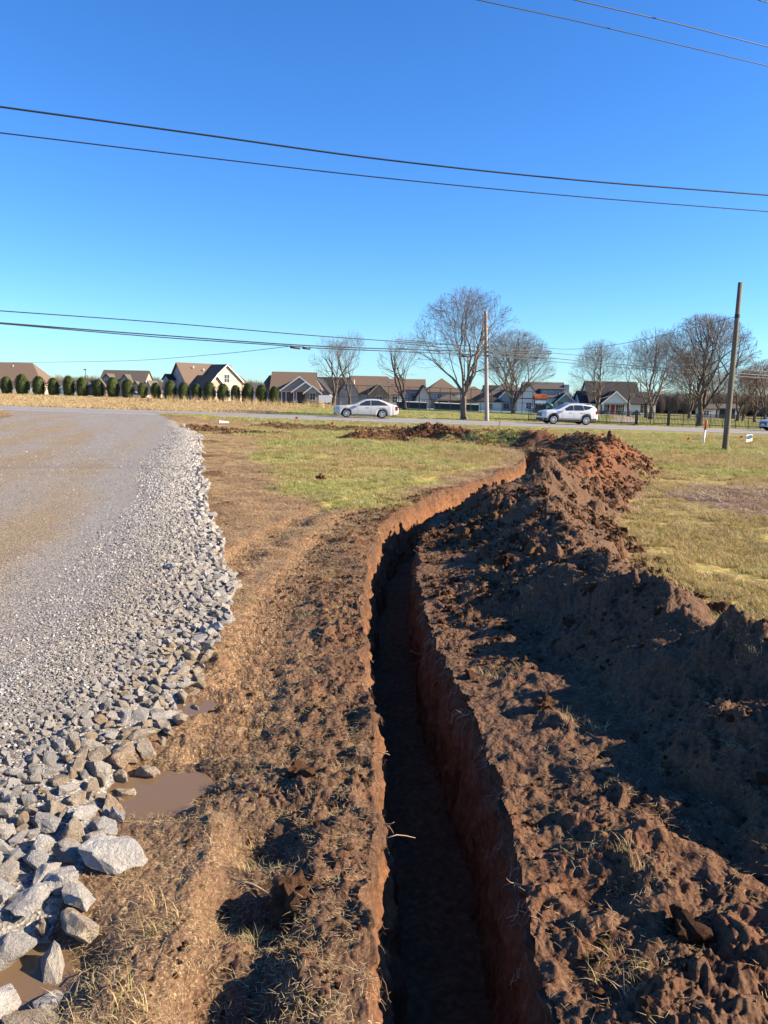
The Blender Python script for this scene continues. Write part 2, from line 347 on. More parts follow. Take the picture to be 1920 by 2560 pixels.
def inst_mat(name, stops, rough=.85, spec=.2, grain=None, bm=0, bs=60., trans=None, dirt=0):
    """colour varies from one piece to the next (Object Info > Random)"""
    m, nt, b = new_mat(name, rough, spec); oi = N(nt, 'ShaderNodeObjectInfo'); c = ramp(nt, oi.outputs['Random'], stops)
    if grain:
        g = noise(nt, grain, 5, .65); c = mix(nt, 1., c, ramp(nt, g, [(.3, (.62,.62,.62)), (.7, (1.25,1.25,1.25))]), 'MULTIPLY')
    if dirt: c = mix(nt, math_(nt, 'MULTIPLY', ramp(nt, noise(nt, 1.4, 5, .7), [(.46, (0,0,0)), (.62, (1,1,1))]), dirt), c, (.24,.175,.115))
    nt.links.new(c, b.inputs['Base Color'])
    if bm: bump(nt, b, noise(nt, bs, 5, .7), 1.0, bm)
    if trans:
        t = N(nt, 'ShaderNodeBsdfTranslucent'); nt.links.new(c, t.inputs[0]); ms = N(nt, 'ShaderNodeMixShader'); ms.inputs[0].default_value = trans
        nt.links.new(b.outputs[0], ms.inputs[1]); nt.links.new(t.outputs[0], ms.inputs[2]); nt.links.new(ms.outputs[0], nt.nodes['Material Output'].inputs[0])
    return m

def soil_nodes(nt):
    """brown topsoil / red clay / straw litter, blended by vertex masks"""
    big = noise(nt, .55, 5, .6); med = noise(nt, 5., 6, .65); fin = noise(nt, 38., 6, .7)
    top = ramp(nt, fin, [(.25, (0.0574,0.0328,0.0213)), (.5, (0.1107,0.0656,0.0410)), (.75, (0.1763,0.1107,0.0697))])
    red = ramp(nt, fin, [(.25, (0.1025,0.0385,0.0197)), (.5, (0.1845,0.0738,0.0344)), (.8, (0.2706,0.1230,0.0574))])
    drym = ramp(nt, fin, [(.25, (0.1107,0.0615,0.0344)), (.5, (0.1845,0.1066,0.0590)), (.8, (0.2747,0.1763,0.1025))])
    rm = math_(nt, 'ADD', attr(nt, 'red'), math_(nt, 'MULTIPLY_ADD', med, 1.4, -.7), clamp=True)
    c = mix(nt, rm, top, red)
    dm = math_(nt, 'ADD', attr(nt, 'flat'), math_(nt, 'MULTIPLY_ADD', med, 1.6, -.8), clamp=True)
    c = mix(nt, math_(nt, 'MULTIPLY', attr(nt, 'flat'), dm), c, drym)
    return c, big, med, fin
def ground_mat():
    m, nt, b = new_mat('ground_soil_and_turf', .92, .15)
    c, big, med, fin = soil_nodes(nt)
    fl = noise(nt, 90., 3, .8); fm_ = math_(nt, 'MULTIPLY', ramp(nt, fl, [(.55, (0,0,0)), (.64, (1,1,1))]), math_(nt, 'MULTIPLY', attr(nt, 'flat'), ramp(nt, med, [(.38, (0,0,0)), (.52, (.9,.9,.9))])))
    c = mix(nt, fm_, c, (.58,.46,.26))
    # turf: yellow green, dead straw, brown thatch
    g1 = noise(nt, .9, 5, .6); g2 = noise(nt, 14., 6, .75)
    turf = ramp(nt, g2, [(.28, (0.1148,0.0780,0.0330)), (.45, (0.2565,0.1980,0.0660)), (.62, (0.4050,0.3420,0.1155)), (.8, (0.6480,0.5160,0.2420))])
    green = ramp(nt, g2, [(.28, (0.0810,0.0864,0.0242)), (.5, (0.2025,0.2400,0.0495)), (.75, (0.4050,0.4080,0.1100))])
    gm = math_(nt, 'MULTIPLY', attr(nt, 'green'), ramp(nt, g1, [(.35, (0,0,0)), (.62, (1,1,1))]))
    turf = mix(nt, gm, turf, green)
    litter = ramp(nt, g2, [(.3, (0.0562,0.0315,0.0224)), (.55, (0.1425,0.0900,0.0680)), (.85, (0.3150,0.2400,0.1920))])
    turf = mix(nt, attr(nt, 'straw'), turf, litter)
    gf = math_(nt, 'ADD', attr(nt, 'grass'), math_(nt, 'MULTIPLY_ADD', g2, 1.1, -.55), clamp=True)
    gf = math_(nt, 'MULTIPLY', gf, ramp(nt, attr(nt, 'grass'), [(.02, (0,0,0)), (.2, (1,1,1))]))
    c = mix(nt, gf, c, turf)
    c = mix(nt, math_(nt, 'MULTIPLY', attr(nt, 'wet'), .55), c, (.045,.026,.015))
    nt.links.new(c, b.inputs['Base Color'])
    n0 = bump(nt, b, fin, .8, .012)
    for sc_, dd_ in ((26., .022), (70., .010)):
        vo = N(nt, 'ShaderNodeTexVoronoi', feature='SMOOTH_F1'); vo.inputs['Scale'].default_value = sc_; nt.links.new(nt.nodes['TC'].outputs['Object'], vo.inputs['Vector']); vi = math_(nt, 'MULTIPLY', math_(nt, 'SUBTRACT', 1., vo.outputs['Distance']), math_(nt, 'SUBTRACT', 1., gf)); n0 = bump(nt, b, vi, .9, dd_, n0)
    bump(nt, b, noise(nt, 150., 4, .7), .9, .004, n0)
    # wet hollows shine a little
    wt = math_(nt, 'MULTIPLY_ADD', attr(nt, 'wet'), -.30, .92); nt.links.new(wt, b.inputs['Roughness'])
    nt.links.new(math_(nt, 'MULTIPLY_ADD', attr(nt, 'wet'), .2, .12), b.inputs['Specular IOR Level'])
    return m
def drive_mat():
    m, nt, b = new_mat('crushed_stone_driveway', .93, .15)
    big = noise(nt, .5, 5, .6); fin = noise(nt, 60., 5, .75); v = N(nt, 'ShaderNodeTexVoronoi'); v.inputs['Scale'].default_value = 75.
    nt.links.new(nt.nodes['TC'].outputs['Object'], v.inputs['Vector'])
    vr = ramp(nt, v.outputs['Color'], [(.1, (.45,.45,.45)), (.5, (.9,.9,.9)), (.9, (1.45,1.45,1.45))])
    grey = ramp(nt, fin, [(.3, (0.1500,0.1406,0.1288)), (.55, (0.2700,0.2541,0.2300)), (.8, (0.4000,0.3735,0.3404))])
    tan = ramp(nt, fin, [(.3, (0.1522,0.1154,0.0725)), (.55, (0.2835,0.2215,0.1442)), (.8, (0.4410,0.3605,0.2465))])
    f = math_(nt, 'ADD', attr(nt, 'tan'), math_(nt, 'MULTIPLY_ADD', big, 1.5, -.75), clamp=True)
    c = mix(nt, f, grey, tan); c = mix(nt, 1., c, vr, 'MULTIPLY'); nt.links.new(c, b.inputs['Base Color'])
    n0 = bump(nt, b, v.outputs['Distance'], 1., .008); bump(nt, b, fin, .7, .006, n0)
    return m
M_ground = ground_mat(); M_drive = drive_mat()
def wall_mat():
    m, nt, b = new_mat('red_clay_cut', .95, .12)
    med = noise(nt, 4., 6, .65); fin = noise(nt, 30., 6, .75); tc = nt.nodes['TC']
    mp = N(nt, 'ShaderNodeMapping'); mp.inputs['Scale'].default_value = (22, 22, 2.2); nt.links.new(tc.outputs['Object'], mp.inputs[0])
    st = noise(nt, 1., 5, .7, mp.outputs[0])                                  # vertical bucket-tooth scrapes
    red = ramp(nt, st, [(.25, (0.0962,0.0396,0.0187)), (.5, (0.1924,0.0900,0.0446)), (.75, (0.2960,0.1620,0.0864))])
    dk = ramp(nt, fin, [(.3, (0.0533,0.0295,0.0197)), (.7, (0.1394,0.0804,0.0492))])
    f = math_(nt, 'ADD', attr(nt, 'topsoil'), math_(nt, 'MULTIPLY_ADD', med, 1.2, -.6), clamp=True)
    c = mix(nt, f, red, dk); c = mix(nt, 1., c, ramp(nt, fin, [(.3, (.7,.7,.7)), (.7, (1.2,1.2,1.2))]), 'MULTIPLY'); nt.links.new(c, b.inputs['Base Color'])
    n0 = bump(nt, b, st, .8, .02); bump(nt, b, fin, .9, .012, n0); return m
M_wall = wall_mat()

# ------------------------------------------------------------------ ground sheet
def build_ground():
    ys = [1.05]
    while ys[-1] < 57: ys.append(ys[-1] + .0031*ys[-1]**1.22)
    while ys[-1] < 4000: ys.append(ys[-1]*1.06)
    ys = np.array(ys)
    ui = np.linspace(-1, 1, 820); ui = .64*ui
    ext = .64*np.cumprod(np.full(26, 1.13)); us = np.r_[-ext[::-1], ui, ext]
    Y, U = np.meshgrid(ys, us, indexing='ij'); X = U*(Y+.9)
    S, Dd = t_sd(X, Y); S = S.reshape(X.shape); Dd = Dd.reshape(X.shape)
    m = (Y > 36) | (np.abs(Dd) > 9); Dd = np.where(m, 99, Dd)
    res = np.maximum(np.gradient(Y, axis=0), np.abs(np.gradient(X, axis=1)))
    Z = height(X, Y, S, Dd, res)
    g, drv, straw, hp = [a.reshape(X.shape) for a in zones(X.ravel(), Y.ravel(), S.ravel(), Dd.ravel())]
    n = fbm(X, Y, 2.2, 3, 301)
    _, pp = pile(S, Dd); pp = pp.reshape(X.shape)
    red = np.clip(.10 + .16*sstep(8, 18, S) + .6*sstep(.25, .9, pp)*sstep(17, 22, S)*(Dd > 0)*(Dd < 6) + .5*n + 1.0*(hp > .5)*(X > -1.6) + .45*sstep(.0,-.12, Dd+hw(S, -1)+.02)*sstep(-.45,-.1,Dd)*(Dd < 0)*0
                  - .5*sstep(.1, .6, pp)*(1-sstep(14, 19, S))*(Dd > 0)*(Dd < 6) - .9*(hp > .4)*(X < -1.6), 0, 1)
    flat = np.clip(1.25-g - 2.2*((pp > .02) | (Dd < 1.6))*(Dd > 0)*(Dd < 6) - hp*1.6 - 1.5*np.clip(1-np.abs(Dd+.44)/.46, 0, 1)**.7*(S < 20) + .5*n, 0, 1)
    green = np.clip(.38 + 1.2*n + .6*sstep(20, 36, Y) - .75*sstep(17, 9, Y)*(X > 1) + .7*sstep(68, 74, Y-.085*X)*sstep(-6, 4, X) - .5*sstep(66, 70, Y)*(1-sstep(-14, -4, X))*(Y < 130) - .8*np.exp(-((Y-84)/7)**2)*sstep(-8, 0, X)*(X < 16), 0, 1)
    wet = np.clip(np.exp(-(((X+.95)/.5)**2+((Y-3.15)/.5)**2)) + np.exp(-(((X+1.05)/.35)**2+((Y-2.05)/.4)**2)), 0, 1)
    straw = np.maximum(straw, sstep(66, 70, Y-.085*X)*(1-sstep(-16, -6, X))*(Y < 118)*.45)
    straw = np.maximum(straw, .75*np.exp(-((Y-84)/6)**2)*sstep(-8, 0, X)*(X < 16))
    tan = np.clip(sstep(-.1, .9, np.interp(Y, [2,5,6.1,7.9,9.3,12,18.5,27,45], [-2.4,-2.45,-2.64,-3.06,-3.4,-4.3,-6.6,-10,-18])-X+.5*n)*.66 - .15*sstep(24, 45, Y) + .35*n + .30*np.cos(2*math.pi*(x_rock_in(Y)-X-1.3)/1.85)*sstep(3, 6, Y), 0, 1)
    nr, nc = X.shape; idx = np.arange(nr*nc).reshape(nr, nc)
    Q = np.stack([idx[:-1,:-1], idx[:-1,1:], idx[1:,1:], idx[1:,:-1]], -1).reshape(-1, 4)
    def fm(A): return (A[:-1,:-1]+A[:-1,1:]+A[1:,1:]+A[1:,:-1]).ravel()/4
    sc = fm(S); dc = fm(Dd)
    inside = (np.abs(dc) < np.where(dc > 0, hw(sc, 1), hw(sc, -1))) & (sc > .02) & (sc < S_END-.02)
    isd = (fm(drv) > .5) & (fm(Y) < 56) & ~inside
    pc = fm(pp); ispile = (pc > .03) & (dc > 0) & (dc < 6) & ~inside & ~isd & (sc < S_END+1)
    yq = fm(Y)-.085*fm(X); V = np.stack([X, Y, Z], -1).reshape(-1, 3)
    under = (yq > ROADY0+.5) & (yq < ROADY1-.5)
    V[:, 2] -= .10*(sstep(ROADY0, ROADY0+.4, Y-.085*X)*(1-sstep(ROADY1-.4, ROADY1, Y-.085*X))).ravel()
    A = dict(red=red, flat=flat, green=green, grass=g, wet=wet, straw=straw, tan=tan)
    def sub(name, mask, mat):
        q = Q[mask]; u, inv = np.unique(q, return_inverse=True)
        return mesh_np(name, V[u], inv.reshape(q.shape), mat, True, {k: a.ravel()[u] for k, a in A.items()})
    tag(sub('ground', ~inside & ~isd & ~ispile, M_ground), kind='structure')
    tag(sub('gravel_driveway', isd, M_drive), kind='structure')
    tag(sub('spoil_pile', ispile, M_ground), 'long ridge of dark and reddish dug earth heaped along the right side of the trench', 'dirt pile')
    # the ground behind the camera
    yb = np.r_[np.linspace(1.10, -4, 52), np.linspace(-4.6, -60, 24)]; xb = np.r_[np.linspace(-60, -6, 30), np.linspace(-5.7, 5.7, 115), np.linspace(6, 60, 30)]
    Yb, Xb = np.meshgrid(yb, xb, indexing='ij'); Sb, Db = t_sd(Xb, Yb); Sb = Sb.reshape(Xb.shape); Db = Db.reshape(Xb.shape)
    Zb = height(Xb, Yb, Sb, Db, np.full(Xb.shape, .1)) - .004
    g, drv, straw, hp = [a.reshape(Xb.shape) for a in zones(Xb.ravel(), Yb.ravel(), Sb.ravel(), Db.ravel())]
    idx = np.arange(Xb.size).reshape(Xb.shape); Q2 = np.stack([idx[:-1,:-1], idx[1:,:-1], idx[1:,1:], idx[:-1,1:]], -1).reshape(-1, 4)
    ins = (np.abs(fm(Db)) < .32) & (fm(Yb) > -3.95)
    isd = fm(drv) > .5; Vb = np.stack([Xb, Yb, Zb], -1).reshape(-1, 3); o = np.ones(Xb.size)
    for nm, mk, mt in (('ground', ~ins & ~isd, M_ground), ('gravel_driveway', ~ins & isd, M_drive)):
        q = Q2[mk]; u, inv = np.unique(q, return_inverse=True)
        tag(mesh_np(nm, Vb[u], inv.reshape(q.shape), mt, True, dict(red=.3*o[u], flat=.8*o[u], green=.4*o[u], grass=g.ravel()[u], wet=0*o[u], straw=0*o[u], tan=.5*o[u])), kind='structure')
build_ground()
print('ground done')

def frame_at(S):
    """centreline point and unit right vector at arc length S"""
    S = np.asarray(S); x = np.interp(S, TSEG, TCL[:, 0]); y = np.interp(S, TSEG, TCL[:, 1])
    e = .06; dx = np.interp(S+e, TSEG, TCL[:, 0])-np.interp(S-e, TSEG, TCL[:, 0]); dy = np.interp(S+e, TSEG, TCL[:, 1])-np.interp(S-e, TSEG, TCL[:, 1])
    l = np.hypot(dx, dy); return x, y, dy/l, -dx/l
def build_trench():
    ss = [.0]
    while ss[-1] < S_END:
        x, y, _, _ = frame_at(ss[-1]); ss.append(ss[-1] + max(.008, .0042*math.hypot(float(x), float(y))) if float(y) > .8 else ss[-1]+.06)
    ss = np.array(ss)
    root = empty('trench'); tag(root, kind='structure')
    for side in (-1, 1):
        nv = 84; v = np.linspace(0, 1, nv); Sg, Vg = np.meshgrid(ss, v, indexing='ij'); x, y, rx, ry = frame_at(Sg)
        w_ = hw(Sg, side); W = .10   # shelf under the sod, then down the cut
        top = Vg < W; k = np.clip(Vg/W, 0, 1); dn = np.clip((Vg-W)/(1-W), 0, 1)
        off = w_ + .05*(1-k) - .012*np.sin(dn*math.pi)
        off = off - (.12*dn**.7 if side < 0 else .05*dn) + (.035+.03*np.exp(-dn*5))*(clods(Sg, dn*.82+side*5, .15, 403+side)-.3) + (.036*fbm(Sg*1.0, dn*TDEPTH+side*9, .30, 4, 401+side) + .014*clods(Sg, dn*.82+side*3, .06, 405+side) + .02*fbm(Sg, dn*.25, .06, 3, 409+side))*sstep(0, .10, dn)
        X = x + rx*off*side; Y = y + ry*off*side
        zt = height(x+rx*(w_+.03)*side, y+ry*(w_+.03)*side, Sg, (w_+.03)*side, np.full(Sg.shape, .03))[:, :1]
        zt = zt - .012; zb = G0(x, y)[:, :1] - TDEPTH + .03*fbm(ss[:, None], ss[:, None]*0, .8, 3, 412)
        Z = zt + (zb-.04-zt)*dn + .012*fbm(Sg, dn*.8, .09, 3, 420)*(~top)
        ts = np.clip(1-dn*TDEPTH/.30 + .3*fbm(Sg, dn*.8, .25, 3, 430), 0, 1)
        nr, nc = X.shape; idx = np.arange(nr*nc).reshape(nr, nc); Q = np.stack([idx[:-1,:-1], idx[:-1,1:], idx[1:,1:], idx[1:,:-1]], -1).reshape(-1, 4)
        mesh_np('trench_wall', np.stack([X, Y, Z], -1).reshape(-1, 3), Q if side < 0 else Q[:, ::-1], M_wall, True, dict(topsoil=ts.ravel()), parent=root)
    u = np.linspace(-1, 1, 46); Sg, Ug = np.meshgrid(ss, u, indexing='ij'); x, y, rx, ry = frame_at(Sg); off = Ug*.36
    Z = G0(x, y)-TDEPTH + .03*fbm(Sg, Sg*0, .8, 3, 412) + .05*np.abs(Ug)**4 + .035*fbm(Sg, off, .3, 4, 440) + .03*clods(Sg, off, .08, 441)*(fbm(Sg, off, .7, 2, 442) > 0)
    X = x+rx*off; Y = y+ry*off; nr, nc = X.shape; idx = np.arange(nr*nc).reshape(nr, nc); Q = np.stack([idx[:-1,:-1], idx[:-1,1:], idx[1:,1:], idx[1:,:-1]], -1).reshape(-1, 4)
    mesh_np('trench_floor', np.stack([X, Y, Z], -1).reshape(-1, 3), Q[:, ::-1], M_wall, True, dict(topsoil=.35+0*Z.ravel()), parent=root)
    for s0 in (0.0, float(ss[-1])):     # end faces
        x, y, rx, ry = [float(a) for a in frame_at(np.array([s0]))]
        V = [(x-rx*.4, y-ry*.4, -1.3), (x+rx*.4, y+ry*.4, -1.3), (x+rx*.4, y+ry*.4, .0), (x-rx*.4, y-ry*.4, .0)]
        mesh_np('trench_end', V, [[0,1,2,3]], M_wall, False, dict(topsoil=[0,0,1,1]), parent=root)
build_trench()

# ------------------------------------------------------------------ road
M_asph = simple('worn_asphalt', (.235,.225,.215), .85, .3, .18, 3., bm=.004, bs=60)
M_white = simple('road_paint_white', (.72,.72,.68), .6, .3, .12, 5.); M_yel = simple('road_paint_yellow', (.62,.42,.06), .6, .3, .12, 5.)
def strip(name, a, b, dz, mat, x0=-400, x1=400, n=200, parent=None):
    xs = np.linspace(x0, x1, n); V = []
    for x in xs:
        for o in (a, b):
            y = o+.085*x; V.append((x, y, float(G0(x, ROADY0+1+.085*x if y < 60 else y)*0 + (-.10-.014*max(-60, min(60, x)))) + .03 - .012*abs(o-60)/2 + dz))
    Q = [[2*i, 2*i+2, 2*i+3, 2*i+1] for i in range(n-1)]
    return mesh_np(name, V, Q, mat, parent=parent)
road = strip('road', ROADY0+1, 60, 0, M_asph); me = strip('far_lane', 60, ROADY1-1, 0, M_asph, parent=road); tag(road, kind='structure')
strip('gravel_shoulder', ROADY0-.6, ROADY0+1.02, -.012, M_drive, parent=road); strip('gravel_shoulder', ROADY1-1.02, ROADY1+.5, -.012, M_drive, parent=road)
strip('edge_line', ROADY0+1.5, ROADY0+1.66, .006, M_white, parent=road); strip('edge_line', ROADY1-1.66, ROADY1-1.5, .006, M_white, parent=road)
strip('centre_line', 59.80, 59.92, .006, M_yel, parent=road); strip('centre_line', 60.08, 60.20, .006, M_yel, parent=road)
# ------------------------------------------------------------------ scattering (stuff)
M_rock = inst_mat('limestone', [(0, (.30,.29,.275)), (.35, (.41,.40,.375)), (.7, (.49,.47,.44)), (.86, (.48,.43,.35)), (1, (.34,.325,.30))], .85, .25, grain=5., bm=.025, bs=9., dirt=.3)
M_rockt = inst_mat('limestone_muddy', [(0, (.36,.30,.22)), (.5, (.45,.39,.30)), (1, (.40,.30,.20))], .8, .3, grain=5., bm=.025, bs=9., dirt=.8)
M_grav = inst_mat('gravel_chips', [(0, (.12,.118,.114)), (.3, (.20,.197,.19)), (.6, (.29,.283,.27)), (1, (.38,.37,.35))], .88, .2)
M_clod = inst_mat('soil_clod', [(0, (.080,.041,.022)), (.5, (.13,.068,.036)), (.8, (.18,.094,.048)), (1, (.21,.105,.05))], .95, .1, grain=6., bm=.03, bs=9.)
M_clodr = inst_mat('red_clay_clod', [(0, (.09,.036,.020)), (.5, (.16,.062,.030)), (1, (.24,.098,.045))], .95, .1, grain=6., bm=.03, bs=9.)
M_straw = inst_mat('dead_grass_stems', [(0, (.30,.20,.10)), (.5, (.50,.37,.19)), (.85, (.64,.51,.29)), (1, (.36,.32,.11))], .8, .2, trans=.25)
M_strawp = inst_mat('bleached_clippings', [(0, (.20,.125,.085)), (.5, (.34,.24,.17)), (1, (.58,.46,.35))], .8, .2, trans=.2)
M_turf = inst_mat('winter_turf_blades', [(0, (.24,.20,.07)), (.35, (.36,.30,.11)), (.6, (.46,.37,.16)), (.8, (.48,.33,.15)), (1, (.55,.46,.28))], .7, .25, trans=.35)
M_turfg = inst_mat('green_turf_blades', [(0, (.20,.22,.055)), (.45, (.34,.36,.11)), (.75, (.48,.45,.17)), (1, (.58,.52,.28))], .7, .25, trans=.35)
M_root = inst_mat('pale_roots', [(0, (.18,.10,.06)), (.6, (.32,.21,.13)), (1, (.55,.42,.28))], .8, .2)

def rock_proto(name, seed, mat, flat=(.62, .9), npt=19, sub=0, link=False, chip=.25):
    rnd = random.Random(seed); bm = bmesh.new()
    sy = rnd.uniform(.62, .95); sz = rnd.uniform(*flat)*.8
    for i in range(npt):
        v = Vector((rnd.gauss(0,1), rnd.gauss(0,1), rnd.gauss(0,1))).normalized()*rnd.uniform(.82, 1.0)
        bm.verts.new((v.x, v.y*sy, v.z*sz))
    r = bmesh.ops.convex_hull(bm, input=bm.verts)
    bmesh.ops.delete(bm, geom=[g for g in r['geom_interior'] if isinstance(g, bmesh.types.BMVert)], context='VERTS')
    if sub:
        bmesh.ops.bevel(bm, geom=bm.edges[:], offset=.035, segments=1, affect='EDGES', clamp_overlap=True)
        bmesh.ops.triangulate(bm, faces=bm.faces[:])
        bmesh.ops.subdivide_edges(bm, edges=[e for e in bm.edges if e.calc_length() > .28], cuts=2, use_grid_fill=False)
        bmesh.ops.triangulate(bm, faces=bm.faces[:])
        P = np.array([v.co[:] for v in bm.verts]); n = fbm(P[:, 0]+P[:, 2]*.7+seed*3.1, P[:, 1]-P[:, 2]*.6, .45, 5, seed)
        for v, k in zip(bm.verts, n): v.co *= 1 + .24*k
    me = bpy.data.meshes.new(name); bm.to_mesh(me); bm.free(); me.materials.append(mat)
    o = bpy.data.objects.new(name, me)
    if link: C.objects.link(o)
    return o
def scatter(name, P, R, S, protos, label=None, cat=None, pid=None, S3=None):
    """one object: instances of the prototype pieces on the given points"""
    P = np.asarray(P, np.float32); n = len(P); me = bpy.data.meshes.new(name); me.vertices.add(n); me.vertices.foreach_set('co', P.ravel())
    a = me.attributes.new('rot', 'FLOAT_VECTOR', 'POINT'); a.data.foreach_set('vector', np.asarray(R, np.float32).ravel())
    if S3 is None: S3 = np.repeat(np.asarray(S, np.float32)[:, None], 3, 1)
    a = me.attributes.new('scl', 'FLOAT_VECTOR', 'POINT'); a.data.foreach_set('vector', np.asarray(S3, np.float32).ravel())
    a = me.attributes.new('pid', 'INT', 'POINT'); a.data.foreach_set('value', (np.random.randint(0, len(protos), n) if pid is None else pid).astype(np.int32))
    o = bpy.data.objects.new(name, me); C.objects.link(o)
    col = bpy.data.collections.new(name+'_pieces')
    for i, p in enumerate(protos): p.name = '%s_piece_%02d' % (name, i); col.objects.link(p)
    g = bpy.data.node_groups.new(name, 'GeometryNodeTree')
    g.interface.new_socket('Geometry', in_out='INPUT', socket_type='NodeSocketGeometry'); g.interface.new_socket('Geometry', in_out='OUTPUT', socket_type='NodeSocketGeometry')
    gi = g.nodes.new('NodeGroupInput'); go = g.nodes.new('NodeGroupOutput'); ip = g.nodes.new('GeometryNodeInstanceOnPoints'); ci = g.nodes.new('GeometryNodeCollectionInfo')
    ci.inputs['Collection'].default_value = col; ci.inputs['Separate Children'].default_value = True; ci.inputs['Reset Children'].default_value = True
    def na(nm, ty):
        q = g.nodes.new('GeometryNodeInputNamedAttribute'); q.data_type = ty; q.inputs['Name'].default_value = nm; return q.outputs['Attribute']
    L = g.links.new; L(gi.outputs[0], ip.inputs['Points']); L(ci.outputs[0], ip.inputs['Instance']); ip.inputs['Pick Instance'].default_value = True
    L(na('pid', 'INT'), ip.inputs['Instance Index']); L(na('rot', 'FLOAT_VECTOR'), ip.inputs['Rotation']); L(na('scl', 'FLOAT_VECTOR'), ip.inputs['Scale']); L(ip.outputs[0], go.inputs[0])
    md = o.modifiers.new('scatter', 'NODES'); md.node_group = g
    return tag(o, label, cat, kind='stuff')
def rnd_fan(n, y0, y1, pw=1.0, ur=.62, seed=1):
    """random ground points, density falling with distance as y^-pw per unit area"""
    rs = np.random.RandomState(seed); q = rs.rand(n)
    e = 2-pw; y = (y0**e + q*(y1**e-y0**e))**(1/e) if abs(e) > 1e-6 else y0*(y1/y0)**q
    x = (rs.rand(n)*2-1)*ur*(y+.9); return x, y, rs
def hgt(x, y, res=.02):
    return height(np.asarray(x, float), np.asarray(y, float), res=np.full(np.shape(x), res) if np.isscalar(res) else res)
def in_trench(S, Dd, m=0.): return np.abs(Dd) < np.where(Dd > 0, hw(S, 1), hw(S, -1))+m

# ---- limestone rocks of the loose shoulder: biggest in view one by one, the rest as stuff
rs = np.random.RandomState(5)
RK = []; GRID = {}
def try_rock(x, y, r, gap=.80):
    c = .25; gx, gy = int(math.floor(x/c)), int(math.floor(y/c))
    for i in (-1, 0, 1):
        for j in (-1, 0, 1):
            for (a, b, q) in GRID.get((gx+i, gy+j), ()):
                if (a-x)**2+(b-y)**2 < (gap*(q+r))**2: return False
    GRID.setdefault((gx, gy), []).append((x, y, r)); return True
KEY = [  # notable rocks seen in the photo: x, y, radius, z scale, yaw, label
    (-.985,2.62,.155,.55,.1,'long flat grey limestone slab lying at the lower edge of the upper puddle'),
    (-1.10,2.47,.085,1.,.9,'upright grey rock with pale veins just below the long flat slab'),
    (-1.16,2.19,.12,.9,.3,'largest pale boulder of the rock shoulder near the lower left corner'),
    (-1.10,2.00,.115,.95,1.2,'broken pale rock with dark cracks at the upper end of the lower left puddle'),
    (-1.20,1.93,.11,1.,2.2,'grey streaked rock cut by the left border of the photo above the lower puddle'),
    (-1.04,1.74,.09,.9,.5,'pale rock in the lowest left corner beside the muddy puddle'),
    (-1.10,3.42,.085,.8,2.8,'tan muddy rock half sunk in the upper edge of the larger puddle'),
    (-1.22,3.45,.10,1.,.4,'large tan and grey rock at the left end of the larger puddle'),
    (-1.98,7.05,.10,.6,-.4,'white stone lying alone on the fine gravel far up the driveway side')]
for k in KEY: try_rock(k[0], k[1], k[2], .8)
def rock_size(x, y, q):
    xo = float(x_rock(np.array([y]))[0]); xi = float(x_rock_in(y)); t = min(1, max(0, (x-xi)/(xo-xi)))   # 0 inner .. 1 outer
    return t, (.014+.036*t**1.3)*(.75+.6*q)*(.74+.36*math.exp(-((y-2.2)/.9)**2)*t)*(1.2 if y > 9 else 1)
cand = []
for layer, (nn, lo) in enumerate(((26000, .7), (60000, .0))):
    ys = 1.0*np.exp(rs.rand(nn)*math.log(38/1.0)); tt = rs.rand(nn)**.75; q = rs.rand(nn); qq = rs.rand(nn)
    xo = x_rock(ys); xi = x_rock_in(ys); xs = xi+(xo-xi)*(tt*1.12-.03)+.05*(rs.rand(nn)-.5)
    for x, y, a, b in zip(xs, ys, q, qq):
        if layer == 0 and a < lo: continue
        t, r = rock_size(x, y, a*1.5 if layer == 0 else a*.8)
        if t < .35 and layer == 0: continue
        if try_rock(x, y, r, .78): RK.append((x, y, r, layer))
RK = np.array(RK)
print('rocks', len(RK))
rz = hgt(RK[:, 0], RK[:, 1], .08)
vis = (np.abs(RK[:, 0]) < .51*(RK[:, 1]+.1)) & (RK[:, 1] > 1.75)
order = np.argsort(-(RK[:, 2]/np.hypot(RK[:, 1], 1.7))*vis); big = order[:291]; rest = order[291:]
protos = [rock_proto('limestone_rock', 100+i, M_rock, sub=1) for i in range(14)] + [rock_proto('limestone_rock', 140+i, M_rockt, sub=1, npt=14) for i in range(5)]
for i, k in enumerate(KEY):
    p = rock_proto('limestone_rock', 300+i*7, M_rockt if 'tan' in k[5] else M_rock, sub=1, npt=20, link=True); p.data.transform(Matrix.Diagonal((1, 1, k[3]/.9, 1)))
    p.location = (k[0], k[1], float(hgt(np.array([k[0]]), np.array([k[1]]), .1)[0])+k[2]*.32); p.scale = (k[2]*.92,)*3; p.rotation_euler = (.2*math.sin(i), .25*math.cos(i*2), k[4])
    tag(p, k[5], 'rock', 'limestone rocks along the gravel driveway')
